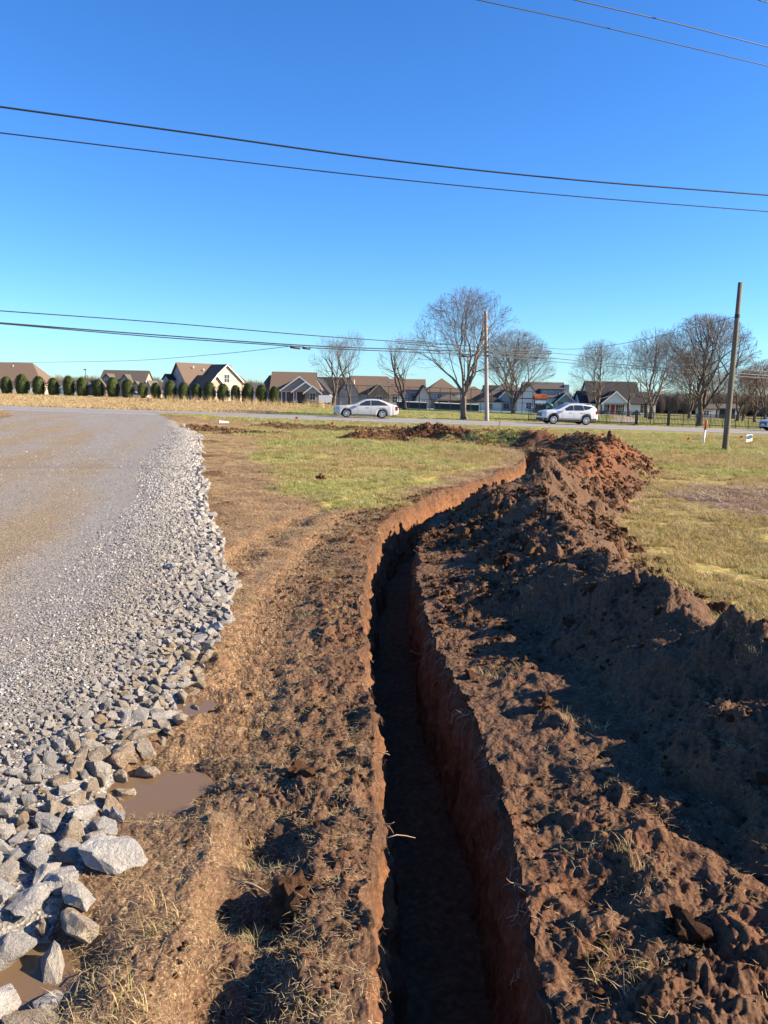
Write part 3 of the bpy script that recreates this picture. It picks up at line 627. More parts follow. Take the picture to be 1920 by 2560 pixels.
def rock_label(x, y, r, tan, s):
    near = 'nearest the camera' if y < 2.2 else 'beside the long flat slab' if y < 2.8 else 'below the larger puddle' if y < 3.15 else 'above the larger puddle' if y < 3.7 else 'beside the narrow water sliver' if y < 4.4 else 'just above the puddles' if y < 5.3 else 'low in the rock band' if y < 6.6 else 'high in the rock band' if y < 8.5 else 'far up the rock band' if y < 12 else 'near the far end of the rock band'
    t = (x-float(x_rock_in(y)))/(float(x_rock(np.array([y]))[0])-float(x_rock_in(y)))
    side = 'mud side' if t > .78 else 'inner mud side' if t > .56 else 'middle' if t > .36 else 'gravel side'
    sz = 'large' if r > .06 else 'fist sized' if r > .042 else 'small'
    shp = 'flat' if s[2] < .78*s[1] else 'long' if s[0] > 1.38*s[1] else 'blocky' if s[0] < 1.15*s[1] else 'angular'
    return '%s %s %s rock %s, %s' % (sz, shp, 'muddy tan' if tan else 'grey', near, side)
for n_, i in enumerate(big):
    x, y, r, ly = RK[i]; muddy = (abs(y-3.3) < .55 and x > -1.45) or (y < 2.3 and x > -1.25) or (4.0 < y < 5 and x > -1.5)
    pr = protos[14+rs.randint(5)] if muddy and rs.rand() < .75 else protos[rs.randint(14)]
    o = bpy.data.objects.new('limestone_rock', pr.data); C.objects.link(o)
    o.location = (x, y, rz[i]+r*.30+.010*ly); o.rotation_euler = (rs.uniform(-.5, .5), rs.uniform(-.5, .5), rs.uniform(0, 6.28)); s = r*1.16; o.scale = (s*rs.uniform(.9, 1.3), s*rs.uniform(.75, 1.1), s*rs.uniform(.7, 1.15))
    tag(o, rock_label(x, y, r, pr in protos[14:], tuple(o.scale)), 'rock', 'limestone rocks along the gravel driveway')
R_ = RK[rest]; n = len(R_); sp = [rock_proto('p', 500+i, M_rock, npt=12) for i in range(10)]
scatter('loose_shoulder_rocks', np.c_[R_[:, 0], R_[:, 1], rz[rest]+R_[:, 2]*.30], np.c_[rs.uniform(-.6,.6,n), rs.uniform(-.6,.6,n), rs.uniform(0,6.28,n)], R_[:, 2]*1.22, sp,
        'smaller angular grey rocks filling the band between driveway and mud', 'rocks')
# under-fill and fine chips
n = 46000; y = 1.0*np.exp(rs.rand(n)*math.log(34)); t = rs.rand(n); xo = x_rock(y); xi = x_rock_in(y); x = xi+(xo-xi)*(t*1.6-.62)
r = (.006+.008*rs.rand(n)**2+.006*np.clip(t*1.6-.6, 0, 1))*np.clip(y/6, 1, 1.9); tt_ = t*1.6-.62; keep = rs.rand(n) < np.clip(1.1+tt_*1.6, .02, 1)*np.clip(1.2-tt_*1.5, np.where(y < 4.5, .02, .12), 1); x, y, r = x[keep], y[keep], r[keep]; n = len(x)
gp = [rock_proto('p', 700+i, M_grav, npt=8) for i in range(8)]
scatter('crushed_stone_chips', np.c_[x, y, hgt(x, y, .05)+r*.25], rs.uniform(0, 6.28, (n, 3)), r*1.2, gp, 'fine grey crushed stone chips between the rocks and the driveway', 'gravel')
x, y, _ = rnd_fan(52000, 3.5, 44, 1.55, .6, 8); S0 = x_rock_in(y); k = (x < S0-.1) & (x > -20); x, y = x[k], y[k]; n = len(x); r = (.004+.006*rs.rand(n)**3)*np.clip(y/7, 1, 2.6)
g_, drv, _, _ = zones(x, y, x*0+99, x*0+99); k = drv > .5; x, y, r = x[k], y[k], r[k]; n = len(x)
M_grt = inst_mat('driveway_chips', [(0, (.13,.115,.10)), (.4, (.22,.20,.17)), (.8, (.31,.28,.24)), (1, (.42,.39,.35))], .88, .2)
gp = [rock_proto('p', 740+i, M_grt, npt=8) for i in range(6)]
scatter('driveway_surface_chips', np.c_[x, y, hgt(x, y, .05)+r*.1], rs.uniform(0, 6.28, (n, 3)), r*1.1, gp, 'loose grey and tan stone chips strewn over the compacted driveway', 'gravel')

# ---- clods
def clod_proto(seed, mat, det=2):
    bm = bmesh.new(); bmesh.ops.create_icosphere(bm, subdivisions=det, radius=1); P = np.array([v.co[:] for v in bm.verts])
    a = clods(P[:, 0]*1.3+P[:, 2]*.8+seed*7.7, P[:, 1]*1.3-P[:, 2]*.9, .55, seed); b = fbm(P[:, 0]+seed*3, P[:, 1]+P[:, 2], .9, 3, seed)
    for v, k, l in zip(bm.verts, a, b): v.co *= .60+.75*k+1.1*l; v.co.z *= .8
    me = bpy.data.meshes.new('clod'); bm.to_mesh(me); bm.free(); me.materials.append(mat); return bpy.data.objects.new('clod', me)
def clod_scatter(name, x, y, r, mats, label, sink=.15):
    S, Dd = t_sd(x, y); k = ~in_trench(S, Dd, .0) & (x_rock(y) < x-.02); x, y, r = x[k], y[k], r[k]; n = len(x)
    pr = [clod_proto(i*3+len(name), mats[i % len(mats)], 2) for i in range(8)]
    scatter(name, np.c_[x, y, hgt(x, y, np.maximum(.012, .004*y))+r*sink], rs.uniform(0, 6.28, (n, 3)), r, pr, label, 'soil clods')
n = 26000; s = 2.5+ (S_END-2.5)*rs.rand(n)**1.35; d = np.abs(rs.normal(0, 1, n)); q = rs.rand(n)
o = np.interp(s, PS, PO); cx, cy, rx, ry = frame_at(s); off = .3+rs.rand(n)*(o+.95-.1); nm = fbm(cx+rx*off, cy+ry*off, .5, 2, 808) > -.16
rr = (.004+.012*rs.rand(n)**4+.022*(rs.rand(n) < .05)*rs.rand(n))*np.clip(np.hypot(cx, cy)/4, .9, 2.6)
x, y, rr, sq = (cx+rx*off)[nm], (cy+ry*off)[nm], rr[nm], s[nm]
k = sq < 18+3*rs.rand(len(sq)); clod_scatter('topsoil_clods', x[k], y[k], rr[k], [M_clod], 'dark brown crumbly clods covering the near spoil ridge')
clod_scatter('clay_clods', x[~k], y[~k], rr[~k], [M_clodr, M_clodr, M_clod], 'reddish clay clods covering the far spoil ridge')
n = 7000; s = 4.5+14*rs.rand(n)**1.3; off = -(np.interp(s, HW_S, HW_W)+.01+.75*rs.rand(n)**1.5); cx, cy, rx, ry = frame_at(s); x = cx+rx*off; y = cy+ry*off
rr = (.003+.009*rs.rand(n)**3.5)*np.clip(y/5, .9, 2); k = fbm(x, y, .3, 3, 811) > -.1
clod_scatter('lip_clods', x[k], y[k], rr[k], [M_clod, M_clod, M_clodr], 'brown crumbs and clods churned along the left lip of the trench')
x, y, q = rnd_fan(9000, 3, 44, 1.2, .6, 77); S_, Dd_ = t_sd(x, y); g_, drv, _, _ = zones(x, y, S_, Dd_); k = (g_ < .4) & (drv < .1) & (x < 1) & (Dd_ < 0) & (q.rand(len(x)) < .5)
clod_scatter('mud_clods', x[k], y[k], ((.004+.012*q.rand(k.sum())**4)*np.clip(y[k]/8, .9, 2)), [M_clod], 'scattered dark crumbs on the tan mud strip')
hx = []; 
for cx_, cy_, rx_, ry_, h_ in HEAPS:
  if h_ > .09: a = rs.rand(420)*6.28; q = np.sqrt(rs.rand(420))*1.1; hx.append(np.c_[cx_+rx_*q*np.cos(a), cy_+ry_*q*np.sin(a)])
hx = np.concatenate(hx); clod_scatter('bank_clods', hx[:, 0], hx[:, 1], .02+.06*rs.rand(len(hx))**3, [M_clod], 'clods and rubble on the small heaps by the road ditch')
# single lumps that stand out in the photo
for i, (x, y, r, lb) in enumerate([(.98,2.25,.062,'round brown clod with a sunlit side lying in the shaded foot of the spoil ridge'),
        (-.36,3.30,.075,'upright lump of brown soil on the left lip throwing a shadow into the track hole'),
        (.90,4.0,.055,'double headed clod catching the sun on the dark spoil slope'),
        (1.12,6.9,.075,'rooty sod clod sitting high on the shaded spoil slope'),
        (-.28,2.45,.08,'broad soil lump between the deep track hole and the trench edge'),
        (2.75,6.1,.08,'small dark dirt lump lying alone on the yellow grass right of the ridge'),
        (-1.30,15.6,.10,'small torn sod lump lying on the green grass left of the trench')]):
    p = clod_proto(60+i, M_clod, 3); C.objects.link(p); p.name = 'soil_clod'; p.scale = (r, r*.9, r); p.rotation_euler = (0, 0, i)
    p.location = (x, y, float(hgt(np.array([x]), np.array([y]), .05)[0])+r*.35); tag(p, lb, 'soil clod')

# ---- blades
def tuft(seed, mat, nb, h, spread, lean, w=.004, lie=0., segs=2):
    rnd = random.Random(seed); V = []; F = []
    for i in range(nb):
        a = rnd.random()*6.28; r = spread*math.sqrt(rnd.random()); x, y = r*math.cos(a), r*math.sin(a); b = rnd.random()*6.28; L = h*rnd.uniform(.5, 1.15)
        dx, dy = math.cos(b), math.sin(b); ln = lean*rnd.uniform(.3, 1.2); wx, wy = -dy*w*.5, dx*w*.5; base = len(V); z0 = rnd.random()*lie
        for s in range(segs):
            t = s/segs; f = ln*t*t*L; z = z0+ (L*t*(1-.35*ln*t) if not lie else .3*lie*math.sin(t*3.1)+L*.0)
            if lie: f = L*t; 
            k = 1-.6*t; V += [(x+dx*f-wx*k, y+dy*f-wy*k, z), (x+dx*f+wx*k, y+dy*f+wy*k, z)]
        f = ln*L if not lie else L; V.append((x+dx*f, y+dy*f, z0+(L*(1-.35*ln) if not lie else rnd.uniform(-.1, 1.)*lie)))
        for s in range(segs-1): F += [(base+2*s, base+2*s+1, base+2*s+3), (base+2*s, base+2*s+3, base+2*s+2)]
        F.append((base+2*segs-2, base+2*segs-1, base+2*segs))
    me = bpy.data.meshes.new('tuft'); me.from_pydata(V, [], F); me.materials.append(mat); return bpy.data.objects.new('tuft', me)
def mask_pts(x, y):
    S, Dd = t_sd(x, y); m = (y > 36) | (np.abs(Dd) > 9); Dd = np.where(m, 99, Dd); g, drv, straw, hp = zones(x, y, S, Dd); return S, Dd, g, drv, straw, hp
def grass_scatter(name, x, y, sc, protos, label, rs, cat='grass'):
    n = len(x); scatter(name, np.c_[x, y, hgt(x, y, np.maximum(.015, .006*y))-.004], np.c_[rs.uniform(-.15,.15,n), rs.uniform(-.15,.15,n), rs.uniform(0,6.28,n)], sc, protos, label, cat)
x, y, q = rnd_fan(120000, 3.5, 53, 1.15, .60, 21); S, Dd, g, drv, straw, hp = mask_pts(x, y)
n1 = fbm(x, y, 2.2, 3, 301); k = (q.rand(len(x)) < g*1.1*(1-.85*straw)) & (fbm(x, y, .5, 3, 333)+.5*fbm(x, y, 2.3, 2, 334) > -.20) & (drv < .3); x, y, n1, Dd = x[k], y[k], n1[k], Dd[k]
isg = (n1 + .20*sstep(18, 34, y) - .12 - .35*(x > 1.5)*(y < 18) + .5*(q.rand(len(x))-.5)) > -.02; sc = (.9+.6*q.rand(len(x)))*np.clip(y/13, 1.15, 2.6)
grass_scatter('lawn_grass', x[isg], y[isg], sc[isg], [tuft(i, M_turfg, 22, .050, .05, .9, .0045) for i in range(6)], 'short green winter grass on the lawn either side of the trench', q)
grass_scatter('dry_lawn_grass', x[~isg], y[~isg], sc[~isg], [tuft(20+i, M_turf, 20, .055, .05, 1.1, .0045) for i in range(6)], 'short yellow straw coloured grass on the lawn', q)
# clippings litter on the right and straw everywhere on the mud
x, y, q = rnd_fan(230000, 1.6, 46, 1.1, .60, 22); S, Dd, g, drv, straw, hp = mask_pts(x, y)
dens = np.clip(1-g-drv, 0, 1)*(.55+.9*np.clip(fbm(x, y, .8, 3, 350)+.15, 0, 1)) + .5*g*sstep(.1, .45, fbm(x, y, 1.1, 3, 351)) ; dens = dens*(.85+.5*sstep(5, 9, y)+.5*sstep(4.5, 3, y)); dens = dens*np.where((Dd > 0) & (Dd < 3.2) & (S < S_END), .16, 1)*(drv < .25)
k = (q.rand(len(x)) < dens) & ~in_trench(S, Dd, .02); x, y = x[k], y[k]; n = len(x)
grass_scatter('straw_litter', x, y, (.7+.6*q.rand(n))*np.clip(y/8, .62, 3.2), [tuft(40+i, M_straw, 8, .055, .06, 1., .0024, lie=.012) for i in range(8)], 'dead grass stems pressed into the brown mud', q, 'straw')
x, y, q = rnd_fan(30000, 4, 30, 1.2, .62, 23); S, Dd, g, drv, straw, hp = mask_pts(x, y); k = q.rand(len(x)) < np.maximum(straw*.45, .10*g*(fbm(x, y, .9, 2, 360) > .18)); x, y = x[k], y[k]
grass_scatter('grass_clippings', x, y, (.8+.6*q.rand(len(x)))*np.clip(y/8, .9, 2), [tuft(60+i, M_strawp, 12, .11, .09, 1., .005, lie=.03) for i in range(6)], 'pale dry clippings matted over the grass right of the ridge', q, 'straw')
# fresh and dry tufts rising from mud, rock edge and sods
x = []; y = []
for cx, cy, r, n in [(-.78,1.93,.16,26),(-.72,2.30,.10,10),(-.55,2.75,.14,16),(-.40,2.35,.08,12),(-1.15,4.9,.18,22),(-1.15,6.2,.16,24),(-1.3,7.6,.22,26),(-.8,4.6,.4,14),(-2.4,10.8,.3,26),(-3.6,15.5,.4,30),(-4.9,20.5,.6,30),(.75,2.1,.10,18),(.9,2.6,.14,16),(1.05,3.8,.12,14),(.75,4.6,.15,12),(2.0,3.9,.22,24),(1.0,5.8,.2,14),(1.3,7.6,.2,10),(.6,1.75,.08,10),(-.45,5.9,.25,16),(-.7,7.3,.3,18)]:
    a = rs.rand(n)*6.28; q_ = np.sqrt(rs.rand(n))*r; x += list(cx+q_*np.cos(a)); y += list(cy+q_*np.sin(a))
x = np.array(x); y = np.array(y); n = len(x)
grass_scatter('grass_tufts', x, y, .5+.6*rs.rand(n), [tuft(80+i, M_straw if i % 3 else M_turf, 8, .075, .03, 1.1, .0026, segs=3) for i in range(6)], 'ragged grass tufts sticking out of the mud and the sods', rs)
# field and verge beyond the road
rs2 = np.random.RandomState(31); n = 52000; y = 66.3+54*rs2.rand(n)**1.25; u = (rs2.rand(n)*2-1)*.56; x = u*y; y = y+.085*x; k = (y > 66.6+.085*x); x, y = x[k], y[k]
tall = (x < -10) & (y < 118); n1 = fbm(x, y, 6, 3, 377)
kk = tall & (rs2.rand(len(x)) < .75); grass_scatter('rough_field_grass', x[kk], y[kk], 1+.9*rs2.rand(kk.sum()), [tuft(100+i, M_straw, 16, .14, .22, .7, .018) for i in range(5)], 'rough tan field grass beyond the road', rs2)
kk = ~tall & (rs2.rand(len(x)) < .55); grass_scatter('far_lawn_grass', x[kk], y[kk], 1+.5*rs2.rand(kk.sum()), [tuft(110+i, M_turfg, 16, .07, .22, .7, .018) for i in range(5)], 'mown green lawn beyond the road', rs2)
tx = -33+26*rs2.rand(240); ty = 96+16*rs2.rand(240); kk = rs2.rand(240) < .8
grass_scatter('tall_dry_grass', tx[kk], ty[kk], .8+.9*rs2.rand(kk.sum()), [tuft(120+i, M_straw, 16, .75, .12, .35, .02, segs=3) for i in range(4)], 'tall dry seed stalks standing in front of the evergreen row', rs2)

# ---- roots hanging from the cut and twigs
def root_curve(rnd, L, n=7, droop=1.):
    p = Vector((0,0,0)); d = Vector((rnd.uniform(-.3,.3), 1, rnd.uniform(-.2,.3))).normalized(); pts = [p.copy()]
    for i in range(n): d = (d + Vector((rnd.uniform(-.35,.35), rnd.uniform(-.25,.25), -.22*droop+rnd.uniform(-.3,.3)))).normalized(); p = p+d*L/n; pts.append(p.copy())
    return pts
pr = []
for i in range(8):
    mb = MB(); rnd = random.Random(900+i)
    for j in range(3): pts = [q+Vector((rnd.uniform(-.02,.02),0,rnd.uniform(-.02,.02))) for q in root_curve(rnd, rnd.uniform(.05,.13))]; mb.tube(pts, [.0016*(1-.7*k/len(pts)) for k in range(len(pts))], 3, False)
    pr.append(mb.build('root', M_root, link=False, fix=False))
n = 420; s = 5.2+15*rs.rand(n)**1.3; side = np.where(rs.rand(n) < .42, -1., 1.); cx, cy, rx, ry = frame_at(s); w_ = np.where(side > 0, hw(s, 1), hw(s, -1))+.012; dz = .02+.20*rs.rand(n)**1.6
gz = hgt(cx+rx*(w_+.04)*side, cy+ry*(w_+.04)*side, .03)
yaw = np.arctan2(-ry*side, -rx*side)-math.pi/2
scatter('root_fringe', np.c_[cx+rx*w_*side, cy+ry*w_*side, gz-dz], np.c_[0*s, 0*s, yaw+rs.uniform(-.6,.6,n)], .35+.6*rs.rand(n), pr, 'thin pale roots hanging out of both trench walls below the sod', 'roots')
for i, (px, py, L, side, lb) in enumerate([(1075,1622,.28,1,'long pale root arching out over the trench from the right lip'),(1200,1785,.16,1,'forked pale root on the right lip about halfway down the photo'),(1180,1995,.14,1,'short twiggy root poking left from the right lip'),
        (905,1720,.12,-1,'curved pale root hanging from the left wall'),(945,1880,.11,-1,'thin root hanging from the left wall beside the deep shadow'),(950,2080,.12,-1,'branched thread like root on the lower left wall'),
        (1310,2230,.14,1,'short peeled stick jutting over the trench at the lower right lip'),(970,1385,.12,-1,'small root at the bend of the trench')]):
    d = FWD + RGT*((px-960)/FOC) - UPV*((py-1280)/FOC); t = -(EYE.z+.02)/d.z; p = EYE+d*t
    ss_, dd_ = t_sd(np.array([p.x]), np.array([p.y])); w1 = float(hw(ss_, side)[0])+.03; cx, cy, rx, ry = [float(a[0]) for a in frame_at(ss_)]
    rnd = random.Random(50+i); mb = MB(); pts = root_curve(rnd, L, 9, .6); mb.tube(pts, [.0034*(1-.7*k/len(pts)) for k in range(len(pts))], 5)
    b = [pts[4]+q*.45 for q in root_curve(rnd, L, 5, -.4)]; mb.tube(b, [.0022*(1-.6*k/len(b)) for k in range(len(b))], 4)
    o = mb.build('root', M_root, smooth=True); o.location = (cx+rx*w1*side, cy+ry*w1*side, float(hgt(np.array([cx+rx*(w1+.03)*side]), np.array([cy+ry*(w1+.03)*side]), .03)[0])-.015)
    o.rotation_euler = (0, 0, math.atan2(-ry*side, -rx*side)-math.pi/2); tag(o, lb, 'root')
for i, (px, py, L, a, lb) in enumerate([(370,1205,.35,1.9,'thin brown stick lying on the mud beside the upper rock band'),(1000,2115,.12,.3,'pale bark chip lying on the left lip of the trench'),(640,2190,.22,-.4,'dry stem lying across the track hole left of the trench'),(210,2400,.10,1.,'peeled stick on the mud near the lower left puddle')]):
    d = FWD + RGT*((px-960)/FOC) - UPV*((py-1280)/FOC); t = -(EYE.z)/d.z; p = EYE+d*t; mb = MB()
    mb.tube([(-L/2,0,0),(-L*.1,L*.05,.008),(L*.2,L*.02,.004),(L/2,-L*.08,.0)], [L*.018,L*.02,L*.017,L*.006], 6); o = mb.build('stick', M_root, smooth=True)
    o.location = (p.x, p.y, float(hgt(np.array([p.x]), np.array([p.y]), .03)[0])+.012); o.rotation_euler = (0, .1, a); tag(o, lb, 'stick')

# ---- puddles
mw, nt_, b_ = new_mat('muddy_water', .04, .5); b_.inputs['Base Color'].default_value = (.15,.098,.055,1); b_.inputs['IOR'].default_value = 1.33
bump(nt_, b_, noise(nt_, 5., 2), .15, .01)
for cx, cy, rx, ry, dz, lb in ((-1.02,3.25,.27,.26,-.026,'larger brown puddle between the rocks and the mud'),(-1.08,2.03,.26,.30,-.035,'small muddy puddle under the big rocks in the lower left'),(-1.06,4.12,.13,.15,-.022,'narrow sliver of brown water beside the rocks above the larger puddle')):
    nn = 40; V = [(0,0,0)] + [(rx*math.cos(a)*(1+.16*math.sin(3*a+cx)+.07*math.sin(7*a)), ry*math.sin(a)*(1+.1*math.sin(2*a+cy)), 0) for a in np.linspace(0, 2*math.pi, nn, endpoint=False)]
    z = float(hgt(np.array([cx]), np.array([cy]), .3)[0]); o = mesh_np('puddle', V, [[0, 1+i, 1+(i+1) % nn] for i in range(nn)], mw, True); o.location = (cx, cy, z+.036); tag(o, lb, 'puddle', kind='structure')
# ------------------------------------------------------------------ bare trees
M_bark = simple('grey_brown_bark', (.14,.118,.098), .9, .15, .35, 1.5, bm=.03, bs=6.); M_bark2 = simple('dark_wet_bark', (.10,.078,.062), .9, .15, .35, 1.5, bm=.03, bs=6.)
M_twig = simple('bare_twigs', (.135,.11,.098), .85, .15, .2, .6); M_twigr = simple('reddish_bare_twigs', (.16,.10,.08), .85, .15, .2, .6); M_leaf = simple('evergreen_leaves', (.032,.052,.018), .75, .25, .45, 2.)
def tree_data(seed, H, R, th, r0, nst=3, lean=0., top=1.0, dens=1.0, tw=.009, zc=.58):
    """H total height, R crown radius, th height of the first fork; returns (trunk mesh, twig mesh) built as tapered tubes"""
    rnd = random.Random(seed); segs = ([], [])
    ctr = Vector((lean*H*.5, 0, H*zc)); rz = H*(1-zc)*top
    def room(p, d):
        q = Vector(((p.x-ctr.x)/R, (p.y-ctr.y)/R, (p.z-ctr.z)/rz)); e = Vector((d.x/R, d.y/R, d.z/rz)); a = e.dot(e); b = 2*q.dot(e); c = q.dot(q)-1; D_ = b*b-4*a*c
        az = math.atan2(d.y, d.x); return 0 if D_ < 0 else max(0, (-b+math.sqrt(D_))/(2*a))*(.86+.20*math.sin(2.3*az+seed)+.12*math.sin(5*az+d.z*4+seed))
    def grow(p, d, r, lvl, L):
        n = max(2, int(L/(.55 if lvl < 2 else .42 if lvl < 3 else .26))); n = min(n, 14); step = L/n; up = (.035, .05, .05, .03, 0.)[lvl]
        for i in range(n):
            d = (d + Vector((rnd.gauss(0,.15), rnd.gauss(0,.15), rnd.gauss(0,.10)+up))).normalized(); p1 = p+d*step
            r1 = max(tw*.5, r*(1-.70/n)); segs[0 if r > .035 else 1].append((p, p1, r, r1)); p = p1; r = r1
            if lvl < 4 and i >= (1 if lvl else 1) and rnd.random() < (.80, .72, .64, .44*dens, 0)[lvl]:
                for _ in range(2 if lvl in (2, 3) and rnd.random() < .30*dens else 1):
                    ang = rnd.uniform(.42, .95); ax = d.orthogonal().normalized(); ax = Quaternion(d, rnd.uniform(0, 6.28)) @ ax; dc = (Quaternion(ax, ang) @ d).normalized()
                    if dc.z < -.25: dc.z *= -.3
                    Lc = min(room(p, dc)*rnd.uniform(.45, 1.12), (H*.36, H*.27, H*.15, H*.085)[lvl]*rnd.uniform(.7, 1.15))
                    if Lc > .12: grow(p, dc, max(tw, r*rnd.uniform(.38, .58)), lvl+1, Lc)
        if lvl < 4:
            for s in (-1, 1):
                ax = Quaternion(d, rnd.uniform(0, 6.28)) @ d.orthogonal().normalized(); dc = (Quaternion(ax, .3*s) @ d).normalized(); Lc = min(room(p, dc)*rnd.uniform(.6,1.1), (H*.3, H*.25, H*.14, H*.07)[lvl])
                if Lc > .12: grow(p, dc, max(tw, r*.75), lvl+1, Lc)
    p = Vector((0, 0, -.2)); base = p.copy(); d = Vector((lean*.5, 0, 1)).normalized(); nt_ = 4
    for i in range(nt_):
        p1 = p + d*(th+.2)/nt_ + Vector((rnd.gauss(0,.04), rnd.gauss(0,.04), 0)); k = (1.55, 1.05, .95, .88, .84); segs[0].append((p, p1, r0*k[i], r0*k[i+1])); p = p1
    for i in range(nst):
        a = 6.28*i/nst + rnd.uniform(-.5, .5); t = rnd.uniform(.18, .62) if nst > 1 else .1
        dc = Vector((math.cos(a)*math.sin(t)+lean*.4, math.sin(a)*math.sin(t), math.cos(t))).normalized(); grow(p, dc, r0*rnd.uniform(.42, .58), 0, min(room(p, dc)*rnd.uniform(.62,.95), H*.62))
    print('tree', seed, len(segs[0]), len(segs[1]))
    out = []
    for sg, n in zip(segs, (6, 3)):
        if not sg: sg = [(Vector((0,0,0)), Vector((0,0,.1)), .01, .01)]
        P0 = np.array([s[0][:] for s in sg]); P1 = np.array([s[1][:] for s in sg]); R0 = np.array([s[2] for s in sg]); R1 = np.array([s[3] for s in sg])
        d = P1-P0; d /= np.linalg.norm(d, axis=1)[:, None]; up = np.where(np.abs(d[:, 2:3]) > .9, [[1., 0, 0]], [[0, 0, 1.]]); a = np.cross(d, up); a /= np.linalg.norm(a, axis=1)[:, None]; b = np.cross(d, a)
        V = []; m = len(sg)
        for P, R_ in ((P0, R0*1.02), (P1, R1)):
            for k in range(n): t = 2*math.pi*k/n; V.append(P+(a*math.cos(t)+b*math.sin(t))*R_[:, None])
        V = np.stack(V, 1).reshape(-1, 3); base_ = (np.arange(m)*2*n)[:, None, None]; F = np.array([[k, (k+1) % n, n+(k+1) % n, n+k] for k in range(n)])[None]
        out.append((V, (base_+F).reshape(-1, 4)))
    return out
TREES = {}
def tree_proto(key, name='bare_tree', mb=None, mt=None, **k):
    a, b = tree_data(**k); root = empty(name); t = mesh_np('trunk', a[0], a[1], mb or M_bark, True, parent=root); c = mesh_np('crown', b[0], b[1], mt or M_twig, False, parent=root); TREES[key] = [root, False]; return root
def put_tree(key, px, D, py, label, s=1., rz=0., group='bare trees beyond the road', dz=0):
    root, used = TREES[key]
    if used: o = copy_tree(root)
    else: o = root; TREES[key][1] = True
    P = PT(px, D, py) if py else PT(px, D); g = float(G0(P.x, P.y)); o.location = (P.x, P.y, min(g, P.z) if py else g+dz); o.rotation_euler = (0, 0, rz); o.scale = (s,)*3 if not hasattr(s, '__len__') else s
    tag(o, label, 'tree', group); return o
tree_proto('big', seed=3, H=11.4, R=4.9, th=2.0, r0=.27, nst=5, dens=1.25, zc=.57, tw=.009)
tree_proto('a', seed=8, H=11.2, R=4.3, th=1.3, r0=.38, mb=M_bark2, nst=3, dens=1.0, tw=.010)
tree_proto('b', seed=5, H=12.4, R=3.4, th=2.0, r0=.28, mb=M_bark2, nst=2, dens=1.0, tw=.010)
tree_proto('c', seed=21, H=12, R=5.8, th=1.1, r0=.34, nst=5, dens=1.15, tw=.010, zc=.55)
tree_proto('d', seed=14, H=12.4, R=5.4, th=1.7, r0=.38, nst=4, dens=1.1, tw=.010, mb=M_bark)
tree_proto('e', seed=26, H=11.2, R=5.4, th=1.3, r0=.36, nst=6, dens=1.15, tw=.011, zc=.52, mb=M_bark2)
tree_proto('r', seed=71, H=10.5, R=5.0, th=1.3, r0=.30, nst=5, dens=1.3, tw=.013, mt=M_twigr, mb=M_bark2)
put_tree('big', 1160, 67.8, None, 'largest bare tree, standing at the far road edge just left of the grey pole', 1., 1.2)
put_tree('a', 834, 118, None, 'spreading bare tree with a dark forked trunk left of the silver sedan roof', .98, .3)
put_tree('a', 876, 124, None, 'tall slim bare tree rising right behind the silver sedan', (.72,.72,1.10), 2.2)
put_tree('a', 1012, 108, None, 'bare tree leaning right between the sedan and the largest tree', (1.0,.9,.98), 2.5)
put_tree('c', 1283, 103, None, 'broad many stemmed bare tree right of the grey pole', .93, .5)
put_tree('d', 1492, 128, None, 'bare tree leaning over the left side of the white porch house', 1., .9)
put_tree('b', 1572, 126, None, 'twin stemmed bare tree at the right corner of the white porch gable', 1.02, 3.9)
put_tree('d', 1628, 101, None, 'heavy bare tree with a sunlit pale trunk right of the red door house', .95, 3.6)
put_tree('b', 1616, 118, None, 'thin bare tree close behind the heavy pale trunked tree', .95, 5.5)
put_tree('c', 1723, 132, None, 'bare tree with a straight dark trunk left of the orange topped marker', .98, 2.6)
put_tree('e', 1748, 72, None, 'dense broad bare tree directly behind the iron fence and the orange topped marker', .92, .4)
put_tree('a', 1842, 118, None, 'dark forked tree right of the leaning wooden pole', .78, 4.1)
put_tree('r', 1857, 122, None, 'reddish twigged tree right of the leaning wooden pole', .74, 1.)
put_tree('r', 1886, 112, None, 'reddish brown bushy tree at the right end of the yard', .78, 2.)
put_tree('r', 1912, 108, None, 'rightmost reddish brown tree cut by the photo border', .85, 4.)
put_tree('r', 1790, 150, None, 'hazy brown tree far behind the leaning wooden pole', .8, 5.)
# far woods: one mass each
def bushy(seed):
    rnd = random.Random(seed); mb = MB()
    for i in range(150):
        a = rnd.random()*6.28; el = rnd.random()**.6*1.45; d = Vector((math.cos(a)*math.cos(el), math.sin(a)*math.cos(el), math.sin(el))); p0 = Vector((0,0,1.))+d*rnd.uniform(0, 2); p1 = Vector((0,0,2.))+Vector((d.x*3.2, d.y*3.2, d.z*6.5))*rnd.uniform(.6, 1.05)
        mb.tube([p0, (p0+p1)/2+Vector((rnd.gauss(0,.3), rnd.gauss(0,.3), 0)), p1], [.06,.04,.02], 3, False)
    for i in range(5): mb.tube([(rnd.gauss(0,.5), rnd.gauss(0,.5), -1), (rnd.gauss(0,.6), rnd.gauss(0,.6), 4)], [.2,.12], 4, False)
    return mb
M_wood = inst_mat('far_hazy_wood', [(0, (.15,.12,.105)), (.5, (.20,.16,.14)), (.8, (.17,.15,.10)), (1, (.11,.13,.07))], .9, .1)  # lightened tones carry the distance haze in the wood colour
wp = [bushy(i).build('w', M_wood, link=False, fix=False) for i in range(4)]
rs3 = np.random.RandomState(9)
